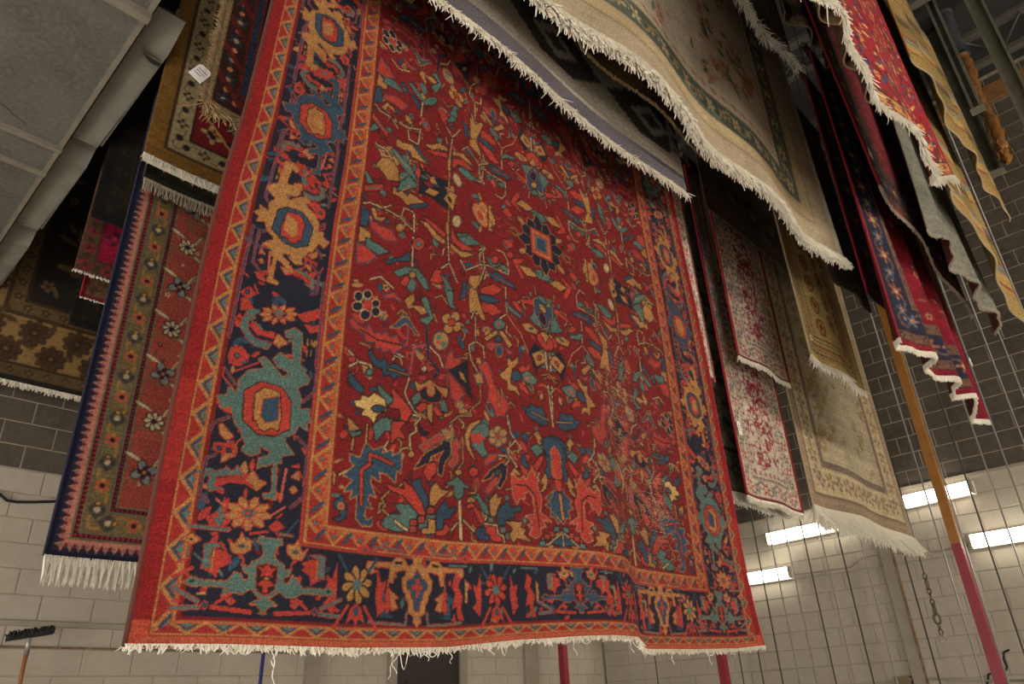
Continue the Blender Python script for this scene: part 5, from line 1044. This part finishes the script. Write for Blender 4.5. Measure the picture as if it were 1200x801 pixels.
thing_tube('power_lead', [at_x(x, y, XW-.03) for x, y in ((1183, 761), (1176, 764), (1176, 772), (1180, 781), (1178, 786), (1165, 788), (1158, 790), (1157, 800), (1158, 812))], .010, 'black', 'short black cord dangling by the maroon pole', 'cord', 6)
thing_tube('left_wall_cable', [at_y(x, y, YW-.03) for x, y in ((-12, 574), (0, 579), (8, 586), (20, 588), (40, 588), (75, 587), (120, 586))], .012, 'black', 'dark cable sagging along the cream painted left wall', 'cable', 6)
t = MB(); t.box((X0, YW-.035, 2.36), (4.2, YW+.002, 2.40)); struct('trim_5', t, M['conduit'])
t = MB(); t.box((X0, YW-.02, 2.20), (4.2, YW+.002, 2.215)); struct('trim_6', t, M['rust'])
# steel cables hanging in front of the right wall
cx = 8.85; CAB = []
for i, (x, y, hi, lo) in enumerate(((884, 740, ZC, 0), (906, 740, ZC, 0), (925, 740, ZC, 0), (945, 740, ZC, 0), (966.5, 740, ZC, 0), (988, 740, ZC, 0), (1009.6, 740, ZC, 0), (1036, 740, ZC, 0), (1085, 740, ZC, 0), (1134, 740, ZC, 0), (1163, 740, ZC, 0), (1192, 740, ZC, 0), (1174, 600, ZC, 0), (1200, 600, ZC, 0), (1170, 440, ZC, 0), (1190, 440, ZC, 0), (870, 790, ZC, 0), (800, 790, ZC, 0), (770, 790, ZC, 0), (740, 790, ZC, 0), (710, 790, ZC, 0), (685, 790, ZC, 0), (1185, 330, ZC, 0))):
    p = at_x(x, y, cx-.05*(i % 3)); dark = i in (0, 1, 4, 6, 8, 11, 16, 18, 20)
    o = MB().tube([(p[0], p[1], lo), (p[0], p[1], hi)], .009, 6).build('steel_cable', M['darksteel' if dark else 'steel'])
    CAB.append((p[1], o, 'dark' if dark else 'bright'))
_strip = float(pa[1]); _pole = float(at_x(1147.5, 720, 8.85)[1]); _corner = float(at_x(848, 785, 8.85)[1])
for sel, ref, txt in ((lambda y: _strip-.1 < y < _corner, _strip, '%s steel cable on the right wall, %s from the rusty edged strip toward the carpet'), (lambda y: y >= _corner, _corner, '%s steel cable below the carpet hem, %s past the corner maroon pole'), (lambda y: _pole < y <= _strip-.1, _strip, '%s steel cable, %s from the rusty edged strip toward the two coloured pole'), (lambda y: y <= _pole, _pole, '%s steel cable beyond the two coloured pole, %s along the wall')):
    for k, (y, o, c) in enumerate(sorted([q for q in CAB if sel(q[0])], key=lambda q: abs(q[0]-ref))): tag(o, txt % (c, ORD[k]), 'cable', 'hoist cables hanging before the right wall')
p = at_x(1083, 672, 8.6); q = at_x(1102, 738, 8.6)
o = tag(MB().tube([(p[0], p[1], p[2]), (p[0], p[1], ZC)], .007, 6).build('hoist_line', M['darksteel']), 'steel line ending in a short rusty chain and hook', 'cable')
def link_mesh(c, r, R, flip):
    pts = []
    for k in range(13):
        a = 2*pi*k/12; pts.append((c[0]+(R*.55*sin(a) if flip else 0), c[1]+(0 if flip else R*.55*sin(a)), c[2]+R*cos(a)))
    return MB().tube(pts, r, 6, False)
z = p[2]
for k in range(9):
    big = k in (1, 5, 6); R = .052 if big else .032; z -= R*.85; link_mesh((p[0], p[1], z), .012 if big else .008, R, k % 2).build('chain_link', M['chain'], o); z -= R*.85
MB().tube([(p[0], p[1]+.03*sin(a), z-.04-.04*cos(a)) for a in np.linspace(.3, 5., 9)], .009, 6).build('hook', M['steel'], o)
# poles
def pole(x, y, wd, label):
    r = empty('support_pole', (x, y, 0))
    MB().box((x-wd, y-wd, 0), (x+wd, y+wd, 2.83)).build('maroon_lower_part', M['maroon'], r); MB().box((x-wd, y-wd, 2.83), (x+wd, y+wd, ZC)).build('ochre_upper_part', M['ochre'], r)
    MB().box((x-wd*1.8, y-wd*1.8, 0), (x+wd*1.8, y+wd*1.8, .02)).build('foot_plate', M['maroon'], r)
    tag(r, label, 'pole', 'painted support poles')
P1 = at_x(1147.5, 720, 8.); pole(8., P1[1], .042, 'square steel pole painted maroon below and ochre above, crossing a wall light')
P2 = at_x(661, 785, 7.6); pole(7.6, P2[1], .042, 'maroon steel pole seen under the middle of the red carpet hem')
P3 = at_x(848, 785, 7.8); pole(7.8, P3[1], .042, 'maroon steel pole seen under the corner of the red carpet hem')
b0, b1 = at_y(308, 755, 6.2), at_y(301, 805, 6.2)
thing_tube('blue_rod', [(b0[0]+.02, 6.2, 2.5), (b1[0], 6.2, 0)], .016, 'blue', 'thin blue rod standing under the red carpet hem', 'rod')
# push broom standing upside down against the left wall
hd = at_y(36, 742, 6.85); B = empty('push_broom', (hd[0]+.05, 6.75, 0))
MB().tube([(hd[0]+.06, 6.7, 0), (hd[0]-.005, 6.85, hd[2]-.05)], .014).build('handle', M['handle'], B)
MB().tube([(hd[0]+.003, 6.842, hd[2]-.16), (hd[0]-.005, 6.85, hd[2]-.03)], .018).build('ferrule', M['steel'], B)
bh = MB(); 
for k in range(260):
    x = random.uniform(-.145, .145); yy = random.uniform(-.035, .035); c = np.array([hd[0]+x, 6.85+yy, hd[2]-.02+x*.2]); e = c+np.array([random.gauss(0, .012), random.gauss(0, .012), random.uniform(.03, .062)]); bh.tube([c, e], [.011, .004], 4)
tag(bh.build('bristles', M['bristle'], B), kind='stuff')
MB().prism([(hd[0]-.15, 6.81, hd[2]-.06), (hd[0]+.15, 6.81, hd[2]+.0), (hd[0]+.15, 6.81, hd[2]+.03), (hd[0]-.15, 6.81, hd[2]-.03)], (0, .08, 0)).build('broom_head', M['bristle'], B)
tag(B, 'push broom with black bristle head up, leaning on the cream wall', 'broom')
# hanging channels and wrapped pipe at the right
def channel(px, py, X, top_px, wd, label, lip=True):
    b = at_x(px, py, X); r = empty('hanging_channel', (b[0], b[1], b[2])); y = b[1]
    MB().box((X-.02, y-wd/2, b[2]), (X+.0, y+wd/2, ZC)).build('channel_web', M['post'], r)
    for s_ in (-1, 1): MB().box((X-.09, y+s_*wd/2-.012, b[2]), (X, y+s_*wd/2+.012, ZC)).build('channel_flange', M['post'], r)
    MB().box((X-.1, y-wd/2-.03, b[2]-.015), (X+.02, y+wd/2+.03, b[2])).build('end_plate', M['post'], r)
    tag(r, label, 'channel', 'grey green channels hanging from the roof')
channel(1165, 205, 8.0, 0, .16, 'grey green steel channel hanging beside the striped blankets')
channel(1147, 130, 7.4, 0, .07, 'slim grey green steel channel behind the longest channel')
channel(1214, 150, 7.6, 0, .13, 'grey green steel channel hanging past the taped pipe')
b = at_x(1183, 190, 7.8); r = empty('wrapped_pipe', (b[0], b[1], b[2])); n = 40
zz = np.linspace(b[2], ZC, n); zc_ = b[2]+1.55
pts = [(b[0]+.012*sin(9*z), b[1]+.015*sin(7*z+1), z) for z in zz]
lo = [q for q in pts if q[2] <= zc_]; hi = [q for q in pts if q[2] >= zc_-.06]
MB().tube(lo, [(.05 if k else .02)+.012*sin(k*2.1)+.012*k/len(lo) for k in range(len(lo))], 9).build('brown_wrapping', M['tape'], r)
MB().tube(hi, [.085+.004*sin(k*1.7) for k in range(len(hi))], 12).build('grey_pipe', M['greytape'], r)
for k in range(14):
    z = random.uniform(b[2]+.03, b[2]+.7); a = random.uniform(0, 6.3); c = np.array([b[0]+.045*cos(a), b[1]+.045*sin(a), z])
    MB().tube([c, c+np.array([.03*cos(a), .03*sin(a), -.05]), c+np.array([.02*cos(a), .035*sin(a), -.11])], [.012, .012, .005], 5).build('loose_flap', M['tape'], r)
tag(r, 'hanging pipe wrapped in crumpled brown tape, grey at the top', 'pipe')
